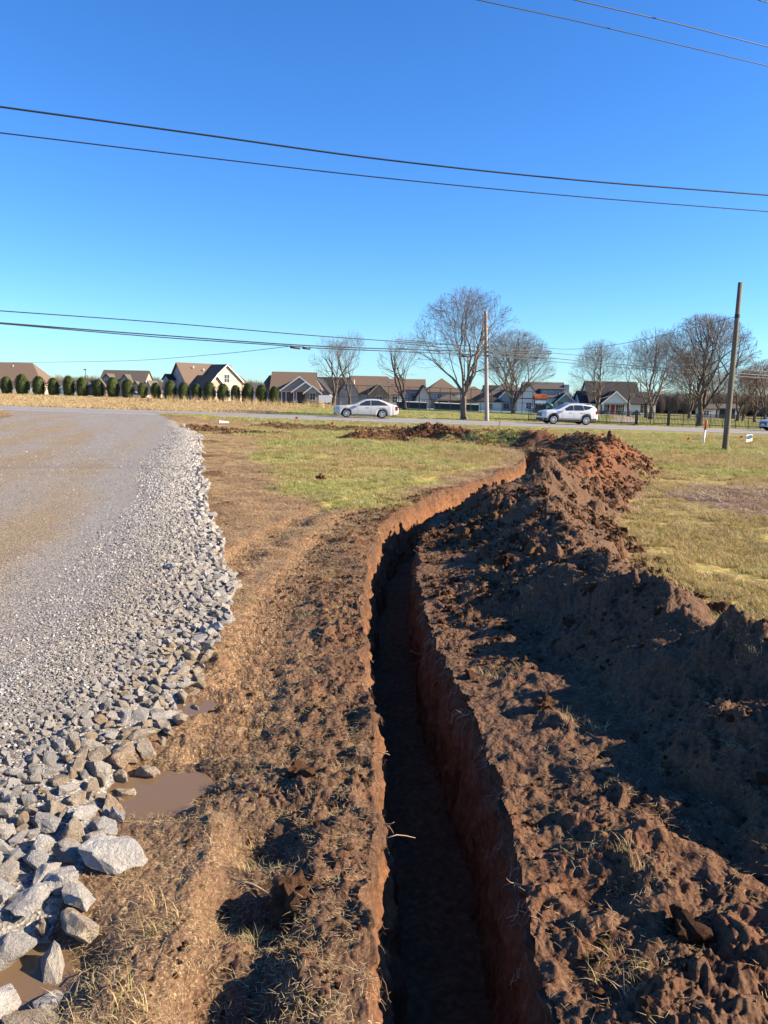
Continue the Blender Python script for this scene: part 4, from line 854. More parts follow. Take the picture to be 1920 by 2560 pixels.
def wood(name, n, p0, p1, d0, d1, s0, s1, label):
    px = p0+(p1-p0)*rs3.rand(n); D_ = d0+(d1-d0)*rs3.rand(n)**1.3; x = (px-960)/FOC*D_; z = G0(x, D_); s = (s0+(s1-s0)*rs3.rand(n))
    scatter(name, np.c_[x, D_, z], np.c_[0*x, 0*x, rs3.rand(n)*6.28], s, wp, label, 'woods')
wood('distant_wood', 900, 1430, 2150, 255, 330, .62, 1.0, 'distant bare grey wood closing the field behind the right hand yard')
wood('far_left_wood', 700, -150, 700, 520, 640, .9, 1.5, 'thin line of distant bare trees behind the left hand houses')
wood('far_middle_wood', 500, 700, 1480, 420, 520, .8, 1.2, 'line of distant bare trees behind the middle houses')

# ------------------------------------------------------------------ evergreen row
def eg(z): return math.sqrt(max(.02, 1-((z-.42)/.585)**2)) if z > .42 else .74+.26*math.sin(z/.42*math.pi/2)
def evergreen(seed):
    rnd = random.Random(seed); mb = MB(); H, R = 2.85, 1.03
    for i in range(2600):
        z = rnd.random(); prof = eg(z); a = rnd.random()*6.28; r = R*prof*rnd.uniform(.80, 1.03)*(1+.10*math.sin(a*3+seed*2+z*5)+.05*math.sin(a*7+z*9+seed)); c = Vector((r*math.cos(a), r*math.sin(a), .12+z*H))
        n = Vector((math.cos(a), math.sin(a), .3)).normalized(); t = n.cross(Vector((rnd.gauss(0,.4), rnd.gauss(0,.4), 1))).normalized(); u = (Vector((rnd.gauss(0,.25), rnd.gauss(0,.25), 1))+n*.55).normalized(); s = rnd.uniform(.05, .12)
        mb.add([c-t*s*.6, c+t*s*.6, c+u*s*2.0], [(0,1,2)])
    rt = empty('evergreen_shrub'); cr = mb.build('crown', M_hedge, rt, fix=False)
    core = MB(); V = [(0,0,.15)]
    for k in range(1, 9):
        z = k/9; pr = eg(z)*.84*R
        for j in range(12): a = j*math.pi/6; V.append((pr*math.cos(a), pr*math.sin(a), .12+z*H))
    V.append((0,0,H*.97)); F = [(0, 1+(j+1) % 12, 1+j) for j in range(12)] + [(1+(k-1)*12+j, 1+(k-1)*12+(j+1) % 12, 1+k*12+(j+1) % 12, 1+k*12+j) for k in range(1, 8) for j in range(12)] + [(85+j, 85+(j+1) % 12, 97) for j in range(12)]
    core.add(V, F).build('inner_foliage', M_hedge, rt, True)
    MB().tube([(0,0,-.2), (0,0,.5)], .07, 6).build('trunk', M_bark2, rt); return rt
M_hedge = simple('arborvitae_foliage', (.070,.092,.030), .8, .2, .55, 2.2)
evp = [evergreen(i) for i in range(5)]; used = [False]*5
HX = [17,56,98,134,173,206,246,283,320,357,390,426,460,492,524,558,589,620,653,686]
orient = ['first from the left, at the left border of the photo','second from the left, in front of the tan hip roofed house','third from the left, below the low end of the tan hip roof','fourth from the left, beside the open sky gap','fifth from the left, just left of the light pole','sixth from the left, below the thin light pole','seventh from the left, at the small gabled house corner','eighth from the left, below the brown gable','ninth from the left, below the twin gables','tenth and thinnest, in front of the small parked car','eleventh from the left, just left of the big gabled house','twelfth from the left, below the shaded grey gable','thirteenth from the left, under the lit main roof','fourteenth from the left, below the dark roof slope','fifteenth from the left, below the tan garage gable','sixteenth from the left, at the sunlit cream wall','fourth from the right end, right of the cream wall','third from the right end of the row','next to last, against the house with the porch','last at the right end of the row, beside the porch columns']
for i, px in enumerate(HX):
    k = (i*7) % 5; o = copy_tree(evp[k]) if used[k] else evp[k]; used[k] = True; D_ = 120; P = PT(px, D_, 985+(px-17)/669*22); o.location = (P.x, D_, P.z-.05)
    hgt_px = 48-6*(px/690); s = hgt_px*D_/FOC/2.95*(.88+.2*((i*37 % 10)/10)); o.scale = (s*(.78 if i == 9 else .96+.09*math.sin(i*4.3)), s, s*(.9 if i == 9 else 1)); o.rotation_euler = (0, 0, i*1.7)
    tag(o, 'dark evergreen shrub, '+orient[i], 'shrub', 'evergreen shrubs in a row beyond the road')

# ------------------------------------------------------------------ houses
def shingle(name, col):
    m, nt, b = new_mat(name, .9, .15); n = noise(nt, 6., 6, .8); tc = nt.nodes['TC']; wv = N(nt, 'ShaderNodeTexWave', bands_direction='Z'); wv.inputs['Scale'].default_value = 3.2; nt.links.new(tc.outputs['Object'], wv.inputs[0])
    c = ramp(nt, n, [(.3, tuple(q*.72 for q in col)), (.7, tuple(q*1.25 for q in col))]); nt.links.new(mix(nt, .18, c, wv.outputs[0], 'MULTIPLY'), b.inputs['Base Color']); return m
def brick_mat(name, col, mortar):
    m, nt, b = new_mat(name, .9, .15); t = N(nt, 'ShaderNodeTexBrick'); t.inputs['Scale'].default_value = 4.5; t.inputs['Color1'].default_value = (*col, 1); t.inputs['Color2'].default_value = (*[c*.68 for c in col], 1); t.inputs['Mortar'].default_value = (*mortar, 1); t.inputs['Mortar Size'].default_value = .02
    noise(nt, 1.); tc = nt.nodes['TC']; mp = N(nt, 'ShaderNodeMapping'); mp.inputs['Rotation'].default_value = (math.pi/2, 0, 0); nt.links.new(tc.outputs['Object'], mp.inputs[0]); nt.links.new(mp.outputs[0], t.inputs[0]); nt.links.new(mix(nt, 1., t.outputs[0], ramp(nt, noise(nt, 1.2, 5), [(.3, (.8,.8,.8)), (.7, (1.2,1.2,1.2))]), 'MULTIPLY'), b.inputs['Base Color']); return m
M_rbrown = shingle('brown_shingles', (.165,.12,.09)); M_rgrey = shingle('grey_shingles', (.115,.10,.088)); M_rdark = shingle('dark_and_shaded_shingles', (.05,.045,.045)); M_rrust = shingle('rust_metal_roof', (.30,.09,.04))
M_bcream = brick_mat('cream_brick', (.60,.50,.36), (.62,.56,.46)); M_bbrown = brick_mat('brown_brick', (.30,.21,.15), (.38,.33,.27)); M_bgrey = brick_mat('grey_brick', (.36,.33,.31), (.42,.40,.38))
M_sbeige = simple('beige_siding', (.40,.36,.27), .8, .2, .06, 3.); M_swhite = simple('white_siding', (.68,.68,.67), .7, .25, .05, 3.); M_sblue = simple('blue_grey_siding', (.25,.30,.33), .8, .2, .06, 3.); M_sgrey = simple('light_grey_siding', (.48,.47,.45), .8, .2, .06, 3.)
M_trim = simple('white_trim', (.72,.70,.66), .6, .3, .04, 3.); M_dtrim = simple('dark_trim', (.06,.05,.045), .6, .3, .1, 3.); M_shut = simple('black_shutters', (.02,.022,.026), .6, .3, .1, 3.); M_red = simple('red_door_paint', (.36,.035,.03), .5, .35, .06, 3.)
M_glass, _n, _b = new_mat('window_glass', .06, .6); _b.inputs['Base Color'].default_value = (.045,.055,.065,1)
M_conc = simple('concrete', (.42,.40,.37), .9, .2, .12, 2.)
def roof_solid(kind, x0, x1, y0, y1, ze, rise, oh=.4, th=.16, fr=1.):
    """gx / gy: gable with ridge along x / y; hx: hip with ridge along x. Returns (roof MB, gable infill MB or None)"""
    r = MB(); g = MB(); X0, X1, Y0, Y1 = x0-oh, x1+oh, y0-oh, y1+oh
    if kind in ('gx', 'gy'):
        sl = rise/(((y1-y0) if kind == 'gx' else (x1-x0))/2); zl = ze-sl*oh
        if kind == 'gx':
            m = (y0+y1)/2; P = [(Y0, zl), (m, ze+rise), (Y1, zl), (Y1, zl+th), (m, ze+rise+th*1.2), (Y0, zl+th)]
            r.add([(X0, a, b) for a, b in P]+[(X1, a, b) for a, b in P], [(0,1,4,5),(1,2,3,4),(6,11,10,7),(7,10,9,8),(5,4,10,11),(4,3,9,10),(0,6,7,1),(1,7,8,2),(0,5,11,6),(2,8,9,3)])
            for xx in (x0, x1-.12): g.add([(xx, y0, ze-.02), (xx, y1, ze-.02), (xx, m, ze+rise-.03), (xx+.12, y0, ze-.02), (xx+.12, y1, ze-.02), (xx+.12, m, ze+rise-.03)], [(0,1,2),(3,5,4),(0,3,4,1),(1,4,5,2),(2,5,3,0)])
        else:
            m = (x0+x1)/2; P = [(X0, zl), (m, ze+rise), (X1, zl), (X1, zl+th), (m, ze+rise+th*1.2), (X0, zl+th)]
            r.add([(a, Y0, b) for a, b in P]+[(a, Y1, b) for a, b in P], [(0,1,4,5),(1,2,3,4),(6,11,10,7),(7,10,9,8),(5,4,10,11),(4,3,9,10),(0,6,7,1),(1,7,8,2),(0,5,11,6),(2,8,9,3)])
            for yy in (y0, y1-.12): g.add([(x0, yy, ze-.02), (x1, yy, ze-.02), (m, yy, ze+rise-.03), (x0, yy+.12, ze-.02), (x1, yy+.12, ze-.02), (m, yy+.12, ze+rise-.03)], [(0,1,2),(3,5,4),(0,3,4,1),(1,4,5,2),(2,5,3,0)])
    else:
        hh = (Y1-Y0)/2*fr; m = (Y0+Y1)/2; a, b = X0+hh, X1-hh; 
        if a > b: a = b = (X0+X1)/2
        r.add([(X0,Y0,ze-.1),(X1,Y0,ze-.1),(X1,Y1,ze-.1),(X0,Y1,ze-.1),(X0,Y0,ze+th-.1),(X1,Y0,ze+th-.1),(X1,Y1,ze+th-.1),(X0,Y1,ze+th-.1),(a,m,ze+rise+th),(b,m,ze+rise+th)], [(0,3,2,1),(0,1,5,4),(1,2,6,5),(2,3,7,6),(3,0,4,7),(4,5,9,8),(6,7,8,9),(5,6,9),(7,4,8)]); g = None
    return r, g
class House:
    def __init__(s, name, px, D, py, rot, label, cat='house', z=None):
        P = PT(px, D, py); s.o = empty(name, P, rot); tag(s.o, label, cat); s.D = D
    def vol(s, kind, x0, x1, y0, y1, h, rise, wm, rm, oh=.4, z0=-1.2, rake=None, fr=1., gm=None, walls=True):
        if walls: MB().box(x0, x1, y0, y1, z0, h).build('wall', wm, s.o)
        r, g = roof_solid(kind, x0, x1, y0, y1, h, rise, oh, fr=fr); r.build('roof', rm, s.o)
        if g is not None: g.build('gable', gm or wm, s.o)
        if rake:
            mb = MB(); sl = rise/((x1-x0)/2 if kind == 'gy' else (y1-y0)/2)
            if kind == 'gy':
                m = (x0+x1)/2; Y = y0-oh-.03
                for sg, xe in ((1, x0-oh-.05), (-1, x1+oh+.05)):
                    ze = h-sl*oh; mb.add([(xe, Y, ze-.12), (m, Y, h+rise-.10), (m, Y, h+rise+.22), (xe, Y, ze+.20), (xe, Y+.05, ze-.12), (m, Y+.05, h+rise-.10), (m, Y+.05, h+rise+.22), (xe, Y+.05, ze+.20)], [(0,1,2,3),(7,6,5,4),(0,4,5,1),(3,2,6,7),(0,3,7,4),(1,5,6,2)])
            mb.build('trim_board', rake, s.o)
    def win(s, x, z, w, h, y, shut=None, face='y', mull=1, fm=None):
        f = MB(); t = .09
        if face == 'y':
            for a in ((x-w/2-t, x-w/2, z-t, z+h+t), (x+w/2, x+w/2+t, z-t, z+h+t), (x-w/2, x+w/2, z-t, z), (x-w/2, x+w/2, z+h, z+h+t), (x-.03, x+.03, z, z+h), (x-w/2, x-.03, z+h/2-.02, z+h/2+.02), (x+.03, x+w/2, z+h/2-.02, z+h/2+.02)): f.box(a[0], a[1], y-.06, y+.02, a[2], a[3])
            g = MB().box(x-w/2, x+w/2, y-.03, y-.005, z, z+h)
        wn = f.build('window', fm or M_trim, s.o); g.build('pane', M_glass, wn)
        if shut:
            for sx in (-1, 1): MB().box(x+sx*(w/2+.28)-.17, x+sx*(w/2+.28)+.17, y-.05, y-.003, z-.05, z+h+.05).build('shutter', shut, s.o)
    def box(s, nm, mat, *a): return MB().box(*a).build(nm, mat, s.o)
    def col(s, x, y, z0, z1, r=.13, mat=None): return MB().box(x-r, x+r, y-r, y+r, z0, z1).build('column', mat or M_trim, s.o)
# 1 tan hip roof house, left border
h = House('hip_roof_house', 40, 168, 986, .10, 'tan brick house with a long brown hip roof at the left border')
h.vol('hx', -14, 5.4, -1, 9.5, 2.75, 4.0, M_bcream, M_rbrown, .5, fr=.62); h.vol('gy', -9.5, -3.6, -4, 6, 2.8, 4.6, M_bgrey, M_rbrown, .4); h.vol('gx', -16, -7, 2, 9, 3.1, 5.3, M_bcream, M_rbrown)
h.win(-1.2, .9, 1.2, 1.5, -1); h.win(2.8, .9, 1.2, 1.5, -1); MB().tube([(-1.4, 3, 5.9), (-1.4, 3, 6.35)], .09, 6).build('roof_vent', M_trim, h.o)
# 2 small grey roofs behind
h = House('low_grey_roof_house', 140, 230, 990, 0, 'low house with a small grey roof seen between the shrubs right of the tan house'); h.vol('gx', -6.5, 4.5, 0, 8, 2.6, 2.0, M_sgrey, M_rgrey); h.vol('gy', 2.8, 7.5, -3, 4, 2.4, 1.5, M_swhite, M_rgrey, rake=M_trim); h.win(5.1, .7, 1.1, 1.2, -3)
# 3 house with several small gables
h = House('small_gabled_house', 300, 200, 996, -.03, 'brown roofed house with a row of small dark front gables behind the shrubs')
h.vol('gx', -5.6, 6.0, 0, 9.5, 3.2, 3.9, M_bbrown, M_rgrey, .3); h.vol('gy', -4.8, -.6, -1.5, 4, 3.6, 2.5, M_bgrey, M_rgrey, .35, rake=M_dtrim); h.vol('gy', -.2, 3.6, -.9, 4, 3.6, 2.4, M_bgrey, M_rgrey, .35, rake=M_dtrim); h.vol('gy', -5.6, -2.4, -3.0, 3, 2.7, 2.2, M_bbrown, M_rgrey, .3)
h.vol('gy', 3.4, 5.8, -1.4, 3, 2.7, 1.6, M_bgrey, M_rgrey, .3, rake=M_dtrim); h.vol('gx', -8.6, -5.6, 0, 7, 2.6, 1.7, M_bbrown, M_rbrown, .3); h.vol('gy', 5.8, 8.4, 1, 8, 2.2, 2.4, M_sbeige, M_rgrey, .3, rake=M_trim); h.win(-2.7, 3.7, .9, .9, -1.5); h.win(1.7, 3.7, .9, .9, -.9); h.win(-3.9, .9, 1.1, 1.3, -3.0)
# 4 big rotated two storey gabled house
P = PT(446, 172, 1001); h = House('big_gabled_house', 446, 172, 1001, math.radians(40), 'large two storey house with a shaded grey gable, brown roof and sunlit cream brick gable')
h.vol('gx', 0, 12.5, -5.3, 5.3, 2.9, 5.2, M_bgrey, M_rbrown, .45); h.vol('gy', 4.4, 11.6, -7.4, 5.2, 4.6, 3.3, M_bcream, M_rbrown, .4, rake=M_trim); h.vol('gy', .9, 5.6, -11.6, 0, 2.7, 2.7, brick_mat('tan_brick', (.58,.40,.26), (.55,.46,.36)), M_rbrown, .4, rake=M_trim); h.vol('gx', 11.0, 15.2, -3.5, 4.5, 4.2, 1.5, M_bbrown, M_rbrown, .4)
h.vol('gx', -1.6, 1.6, 1.0, 4.2, 4.6, 1.0, M_bgrey, M_rdark, .3); h.win(8.0, 4.1, 1.3, 1.7, -7.4); h.win(8.0, .9, 1.4, 1.6, -7.4); h.win(3.2, .9, 1.6, 1.5, -11.6); MB().tube([(5.2, -2, 6.6), (5.2, -2, 7.1)], .12, 6).build('roof_vent', M_trim, h.o); MB().tube([(3.0, -1.5, 7.1), (3.0, -1.5, 7.6)], .12, 6).build('roof_vent', M_trim, h.o)
# 5 grey roof house between
h = House('grey_roof_house', 612, 235, 999, 0, 'distant low house with a plain grey roof right of the large gabled house'); h.vol('gx', -6.2, 4.4, 0, 8, 2.5, 2.3, M_sgrey, M_rgrey); h.win(-2, .8, 1.1, 1.2, 0)
# 6 porch house
h = House('porch_house', 735, 172, 1007, .03, 'beige house with three stepped front gables over a dark columned porch')
h.vol('gx', -5.2, 4.4, 1.4, 10, 3.0, 3.7, M_bbrown, M_rbrown, .35); h.vol('hx', -7.6, 5.6, 2.2, 10.5, 2.9, 3.0, M_bgrey, M_rbrown, .4, fr=.4)
h.vol('gy', -3.0, 5.4, -.2, 6, 2.55, 3.1, M_sbeige, M_rdark, .45, rake=M_trim, gm=M_sbeige, walls=False); h.vol('gy', -.1, 5.4, -1.2, 3, 2.5, 2.0, M_sbeige, M_rdark, .4, rake=M_trim, gm=M_sbeige, walls=False); h.vol('gy', 2.6, 5.9, -2.0, 4, 2.3, 1.35, M_bbrown, M_rdark, .4, rake=M_trim, gm=M_sbeige)  # darker shingles put the shade of the left-facing slopes into the roof colour
h.box('porch_back_wall', simple('porch_shade', (.035,.035,.035), .7), -3.0, 2.6, 1.7, 1.85, -.8, 2.5); h.box('beam', M_trim, -3.0, 2.6, -.15, .05, 2.36, 2.6)  # near-black back wall colour stands in for the shade inside the porch
for x in (-2.7, -1.75, .05, .6): h.col(x, -.05 if x < 0 else -1.1, -.8, 2.4, .10)
d = h.box('door', M_dtrim, -1.3, -.4, 1.62, 1.68, .0, 2.1); MB().box(-1.4, -1.3, 1.6, 1.68, 0, 2.2).box(-.4, -.3, 1.6, 1.68, 0, 2.2).build('frame', M_trim, d); h.win(4.25, .7, 1.15, 1.45, -2.0)
# 7 brick house end with white trailer in front
h = House('brick_house_end', 812, 190, 1010, -.1, 'dark roofed brick house seen behind the leftmost forked bare tree'); h.vol('gx', -4.5, 6.5, 0, 8, 3.2, 3.2, M_bbrown, M_rdark, .4); h.vol('gy', -3.8, 1.8, -4, 4, 2.9, 3.0, brick_mat('light_tan_brick', (.46,.35,.25), (.48,.42,.34)), M_rdark, .4, rake=M_trim); h.win(-1, .8, 1.3, 1.3, -4)
h = House('cargo_trailer', 818, 165, 1012, .05, 'white box trailer parked on the lawn below the brick house', 'trailer'); h.box('body', M_swhite, -1.8, 1.8, 0, 1.8, .35, 2.0)
for x in (-.5, .5): h.box('wheel', M_dtrim, x-.3, x+.3, -.05, .2, -.1, .5)
h.box('hitch', M_dtrim, 1.8, 2.9, .85, .95, .3, .42)
# 8 long brown roof behind the sedan
h = House('long_roof_house', 935, 172, 1014, .02, 'grey house with a long brown hip roof and small dark front gable behind the sedan')
h.vol('hx', -8.6, 6.2, 0, 10, 2.5, 3.9, M_sgrey, M_rbrown, .4, fr=.66); h.vol('gy', -7.6, -3.4, -1.4, 6, 2.7, 3.4, M_bgrey, M_rbrown, .35); h.vol('gy', -1.0, 3.2, -1.6, 5, 2.6, 2.1, M_bbrown, M_rdark, .4, rake=M_sbeige); h.win(1.1, .7, 1.2, 1.4, -1.6); h.win(4.6, .7, 1.1, 1.4, 0); MB().tube([(-4.5, 2.5, 4.4), (-4.5, 2.5, 5.6)], .10, 6).build('roof_vent', M_trim, h.o)
# 9-12 middle group
h = House('white_gable_house', 1015, 190, 1021, 0, 'white two storey house with a steep gable behind the right leaning tree'); h.vol('gx', -4, 4.5, 0, 8, 4.6, 2.4, M_sgrey, M_rbrown, .3); h.vol('gy', -4.6, -1.6, -2, 4, 3.8, 2.0, M_swhite, M_rdark, .35, rake=M_trim); h.vol('gy', -1.6, .9, -3, 3, 2.3, 1.4, M_swhite, M_rdark, .3, rake=M_trim); h.win(-3.1, 2.6, .7, 1.3, -2, M_shut); h.win(1.6, 2.6, .8, 1.2, 0); h.win(3.4, 2.6, .8, 1.2, 0); h.win(-.4, .6, .9, 1.2, -3)
h = House('hip_roof_grey_house', 1106, 182, 1024, .04, 'grey house with a high brown hip roof and covered patio left of the largest tree'); h.vol('hx', -3.8, 4.0, 0, 8.5, 4.0, 3.2, M_sgrey, M_rbrown, .45); h.vol('hx', -1.8, 4.6, -3.2, 3, 2.1, 1.4, M_sgrey, M_rgrey, .4, walls=False); h.vol('gy', -6.4, -3.0, -2.0, 5, 2.6, 2.8, M_sgrey, M_rdark, .35)
h.box('patio_back_wall', M_dtrim, -1.6, 4.4, -.25, -.1, -1, 2.1)
for x in (-1.7, 1.2, 4.4): h.col(x, -3.0, -1, 2.1, .12)
h.win(-.8, 2.7, .9, 1.0, 0); h.win(2.4, 2.7, .9, 1.0, 0); h.win(-4.7, .8, .9, 1.2, -2.0)
h = House('beige_hip_house', 1184, 188, 1026, 0, 'beige house with a brown hip roof seen between the largest tree and the grey pole'); h.vol('hx', -4.2, 4.6, 0, 8, 2.6, 3.0, M_sbeige, M_rbrown, .4); h.vol('gy', .8, 3.6, -2.2, 4, 2.3, 1.8, M_bbrown, M_rbrown, .35); h.vol('gx', 2.8, 6.6, 1, 7, 3.4, 2.6, M_swhite, M_rdark, .3); h.win(-2.6, .7, 1.1, 1.3, 0); h.win(2.2, .7, .9, 1.2, -2.2)
h = House('white_shed_house', 1222, 175, 1028, 0, 'low white outbuilding with a dark roof right of the grey pole'); h.vol('hx', -2.6, 3.0, 0, 5, 2.1, 1.3, M_swhite, M_rdark, .35); h.win(.4, .6, .8, 1.0, 0)
h = House('dark_gable_house', 1262, 180, 1028, 0, 'white house with a dark front gable and wide brown roof behind the many stemmed tree'); h.vol('hx', -4.2, 6.4, 0, 9, 3.4, 3.1, M_swhite, M_rgrey, .4); h.vol('gy', -2.4, 2.4, -2.2, 5, 2.4, 2.5, M_sgrey, M_rdark, .4, rake=M_trim); h.win(0, .6, 1.2, 1.2, -2.2); h.win(3.8, .8, 1.0, 1.3, 0); h.win(3.8, 2.4, .9, .8, 0)
h = House('dormer_house', 1364, 174, 1030, -.02, 'long grey roofed white house with a blue grey dormer and small porch gable')
h.vol('gx', -4.6, 4.4, 0, 9.5, 3.3, 3.2, M_swhite, M_rgrey, .3); h.vol('gy', -6.6, -1.4, -1.2, 7, 2.7, 3.2, M_swhite, M_rdark, .35); h.box('dormer', M_sblue, -1.2, 4.0, .6, 3, 3.2, 5.0); h.box('dormer_roof', M_rgrey, -1.4, 4.3, .35, 3.8, 5.0, 5.14)
for x in (-.2, 1.2, 2.6): h.win(x, 3.75, .6, .75, .6)
h.vol('gy', 1.6, 5.6, -3.2, 2, 2.3, 1.8, M_swhite, M_rdark, .4, rake=M_trim, walls=False, gm=simple('sage_siding', (.30,.34,.30), .8)); 
for x in (1.8, 3.6, 5.4): h.col(x, -3.0, -1, 2.2, .11)
h.box('chimney', M_sblue, 4.5, 5.6, 3, 4.4, 0, 6.2); h.win(-4.0, .7, 1.1, 1.3, -1.2)
# 16 red door house
h = House('red_door_house', 1534, 165, 1037, .0, 'white cottage with a red front door, black shutters and a tall dark roof')
h.vol('gx', -4.8, 6.0, 1.2, 11, 2.55, 4.4, M_swhite, M_rdark, .35); h.vol('gx', -6.6, -4.8, 2, 9, 2.2, 2.6, M_swhite, M_rdark, .3); h.vol('gx', 6.0, 9.2, 1.6, 9, 2.4, 2.4, M_swhite, M_rdark, .35)
h.vol('gy', -2.75, 2.6, -1.0, 5, 2.45, 2.35, M_swhite, M_rdark, .35, rake=M_trim, gm=M_swhite, walls=False); h.box('beam', M_trim, -2.75, 2.6, -1.0, -.8, 2.3, 2.5)
for x in (-2.6, 2.45): h.col(x, -.9, -.6, 2.3, .16)
h.box('wall', M_swhite, -2.6, 2.45, .9, 1.15, -.6, 2.4)
d = h.box('door', M_red, -.42, .42, .84, .9, 0, 2.05); MB().box(.30, .36, .80, .84, .95, 1.05).build('handle', M_trim, d)
h.win(-1.65, .75, .75, 1.3, .9, M_shut); h.win(1.55, .75, .75, 1.3, .9, M_shut); h.win(6.0, .5, 1.5, 1.6, 1.55, M_shut); h.box('light', M_dtrim, -.95, -.8, .75, .9, 1.5, 1.8); h.box('step', M_conc, -2.7, 2.6, -1.2, .9, -.5, -.02); h.col(8.8, .3, -.5, 2.3, .1); h.box('porch_roof', M_rdark, 6.1, 9.4, -.2, 1.5, 2.3, 2.42)
# clipped shrubs at its wall
for i, (px, w_, lb) in enumerate(((1508, 1.3, 'dark clipped shrub left of the red door, widest one'), (1547, .75, 'round dark clipped shrub right of the red door'), (1591, .85, 'round dark clipped shrub below the right shuttered window'))):
    mb = MB(); rnd = random.Random(i)
    for k in range(700):
        a = rnd.random()*6.28; e = rnd.random()*1.5; c = Vector((w_*math.cos(a)*math.cos(e), .6*math.sin(a)*math.cos(e), .95*math.sin(e)))*rnd.uniform(.85, 1.05); t = Vector((rnd.gauss(0,1), rnd.gauss(0,1), rnd.gauss(0,1))).normalized()*.12; u = Vector((rnd.gauss(0,1), rnd.gauss(0,1), rnd.gauss(0,1))).normalized()*.14; mb.add([c, c+t, c+u], [(0,1,2)])
    P = PT(px, 163, 1037); rt = empty('clipped_shrub', P-Vector((0,0,.2))); mb.build('crown', M_hedge, rt, fix=False); MB().tube([(0,0,-.3),(0,0,.7)], w_*.35, 6).build('trunk', M_bark2, rt); tag(rt, lb, 'shrub', 'clipped shrubs at the white cottage')
# yard path of the cottage, small outbuildings on the right
V = []; 
for t in np.linspace(0, 1, 14): P = PT(1560-60*t+25*math.sin(t*3), 76+80*t); V += [(P.x-1.6+.8*t, P.y, P.z+.05), (P.x+1.6-.8*t, P.y, P.z+.05)]
tag(mesh_np('path', V, [[2*i, 2*i+1, 2*i+3, 2*i+2] for i in range(13)], simple('tan_path', (.33,.27,.22), .9)), kind='structure')
h = House('garden_shed', 1807, 150, 1047, 0, 'long low shed with three dark doors left of the leaning wooden pole', 'shed'); h.vol('gx', -2.6, 3.2, 0, 3, 2.0, .7, M_sgrey, M_rgrey, .2)
for x in (-1.8, -.1, 1.6): h.box('door', M_shut, x-.65, x+.65, -.06, -.01, 0, 1.85)
h = House('small_greenhouse', 1770, 140, 1046, 0, 'small pale garden house behind the orange topped marker', 'shed'); h.vol('gx', -1.5, 1.3, 0, 2, 1.7, .6, M_sgrey, M_rgrey, .15); h.win(-.4, .7, .9, .7, 0)
# tall light pole far left
P = PT(215, 240, 968); t = empty('light_pole', P); tag(t, 'thin tall light pole standing alone behind the shrubs on the left', 'light pole'); MB().tube([(0,0,-3), (0,0,5.2)], .10, 6).build('pole', M_dtrim, t); MB().box(-.5, .25, -.15, .15, 5.2, 5.5).build('lamp_head', M_dtrim, t)

# ------------------------------------------------------------------ tennis court
M_court = simple('green_blue_court', (.10,.19,.19), .8, .2, .08, 1.); M_fence = simple('black_coated_steel', (.02,.022,.024), .5, .4, .1, 2.)
q = [PT(835, 104), PT(1440, 104), PT(1440, 128), PT(835, 128)]; V = [(p.x, p.y, p.z+.09) for p in q]; tag(mesh_np('court_surface', V, [[0,1,2,3]], M_court), kind='structure')
cf = empty('court_fence', PT(1120, 100)); tag(cf, 'tall black wire fence with thin posts round the tennis court', 'fence'); cf_l = cf.location
def rel(p): return Vector(p)-cf_l
pp_ = [PT(x, 101) for x in np.linspace(842, 1330, 20)]
for i, p in enumerate(pp_): MB().tube([rel(p)+Vector((0,0,-.3)), rel(p)+Vector((0,0,3.0))], .045, 6).build('post', M_fence, cf)
for z_ in (3.0, 1.5, .12): MB().tube([rel(p)+Vector((0,0,z_)) for p in pp_], .028, 5).build('rail', M_fence, cf)
mb = MB(); 
for a, b in zip(pp_[:-1], pp_[1:]):
    for k in range(9):
        for sg in (0, 1):
            p = rel(a).lerp(rel(b), k/9); q = rel(a).lerp(rel(b), (k+1)/9); z0, z1 = (.12, 3.0) if sg else (3.0, .12); w_ = .0035
            mb.add([p+Vector((-w_,0,z0)), p+Vector((w_,0,z0)), q+Vector((w_,0,z1)), q+Vector((-w_,0,z1))], [(0,1,2,3)])
o = mb.build('wire_mesh', M_fence, cf, fix=False); o['kind'] = 'stuff'
for i, (a, b, lb) in enumerate(((992, 1066, 'left tennis net with a white top band'), (1086, 1196, 'right tennis net with a white top band behind the largest tree'))):
    A = PT(a, 112); B = PT(b, 112); t = empty('tennis_net', A); tag(t, lb, 'tennis net', 'tennis nets'); d = B-A
    MB().add([(0,0,.1), (d.x,d.y,d.z+.1), (d.x,d.y,d.z+1.0), (0,0,1.0)], [(0,1,2,3)]).build('netting', M_fence, t, fix=False); MB().tube([(0,-.03,1.06), (d.x,-.03+d.y,d.z+1.06)], .075, 6).build('top_band', M_trim, t)
    for q in ((0,0,0), d): MB().tube([Vector(q)+Vector((0,0,-.1)), Vector(q)+Vector((0,0,1.2))], .06, 6).build('post', M_fence, t)
# shelter beside the court
P = PT(1318, 135, 1030); t = empty('flat_shelter', P); tag(t, 'flat roofed dark shelter on thin posts beside the court', 'shelter'); MB().box(-2.6, 2.4, 0, 2.5, 2.25, 2.42).build('roof', M_dtrim, t)
for x in (-2.3, 2.1):
    for y in (.2, 2.3): MB().box(x-.07, x+.07, y-.07, y+.07, -.5, 2.25).build('post', M_dtrim, t)
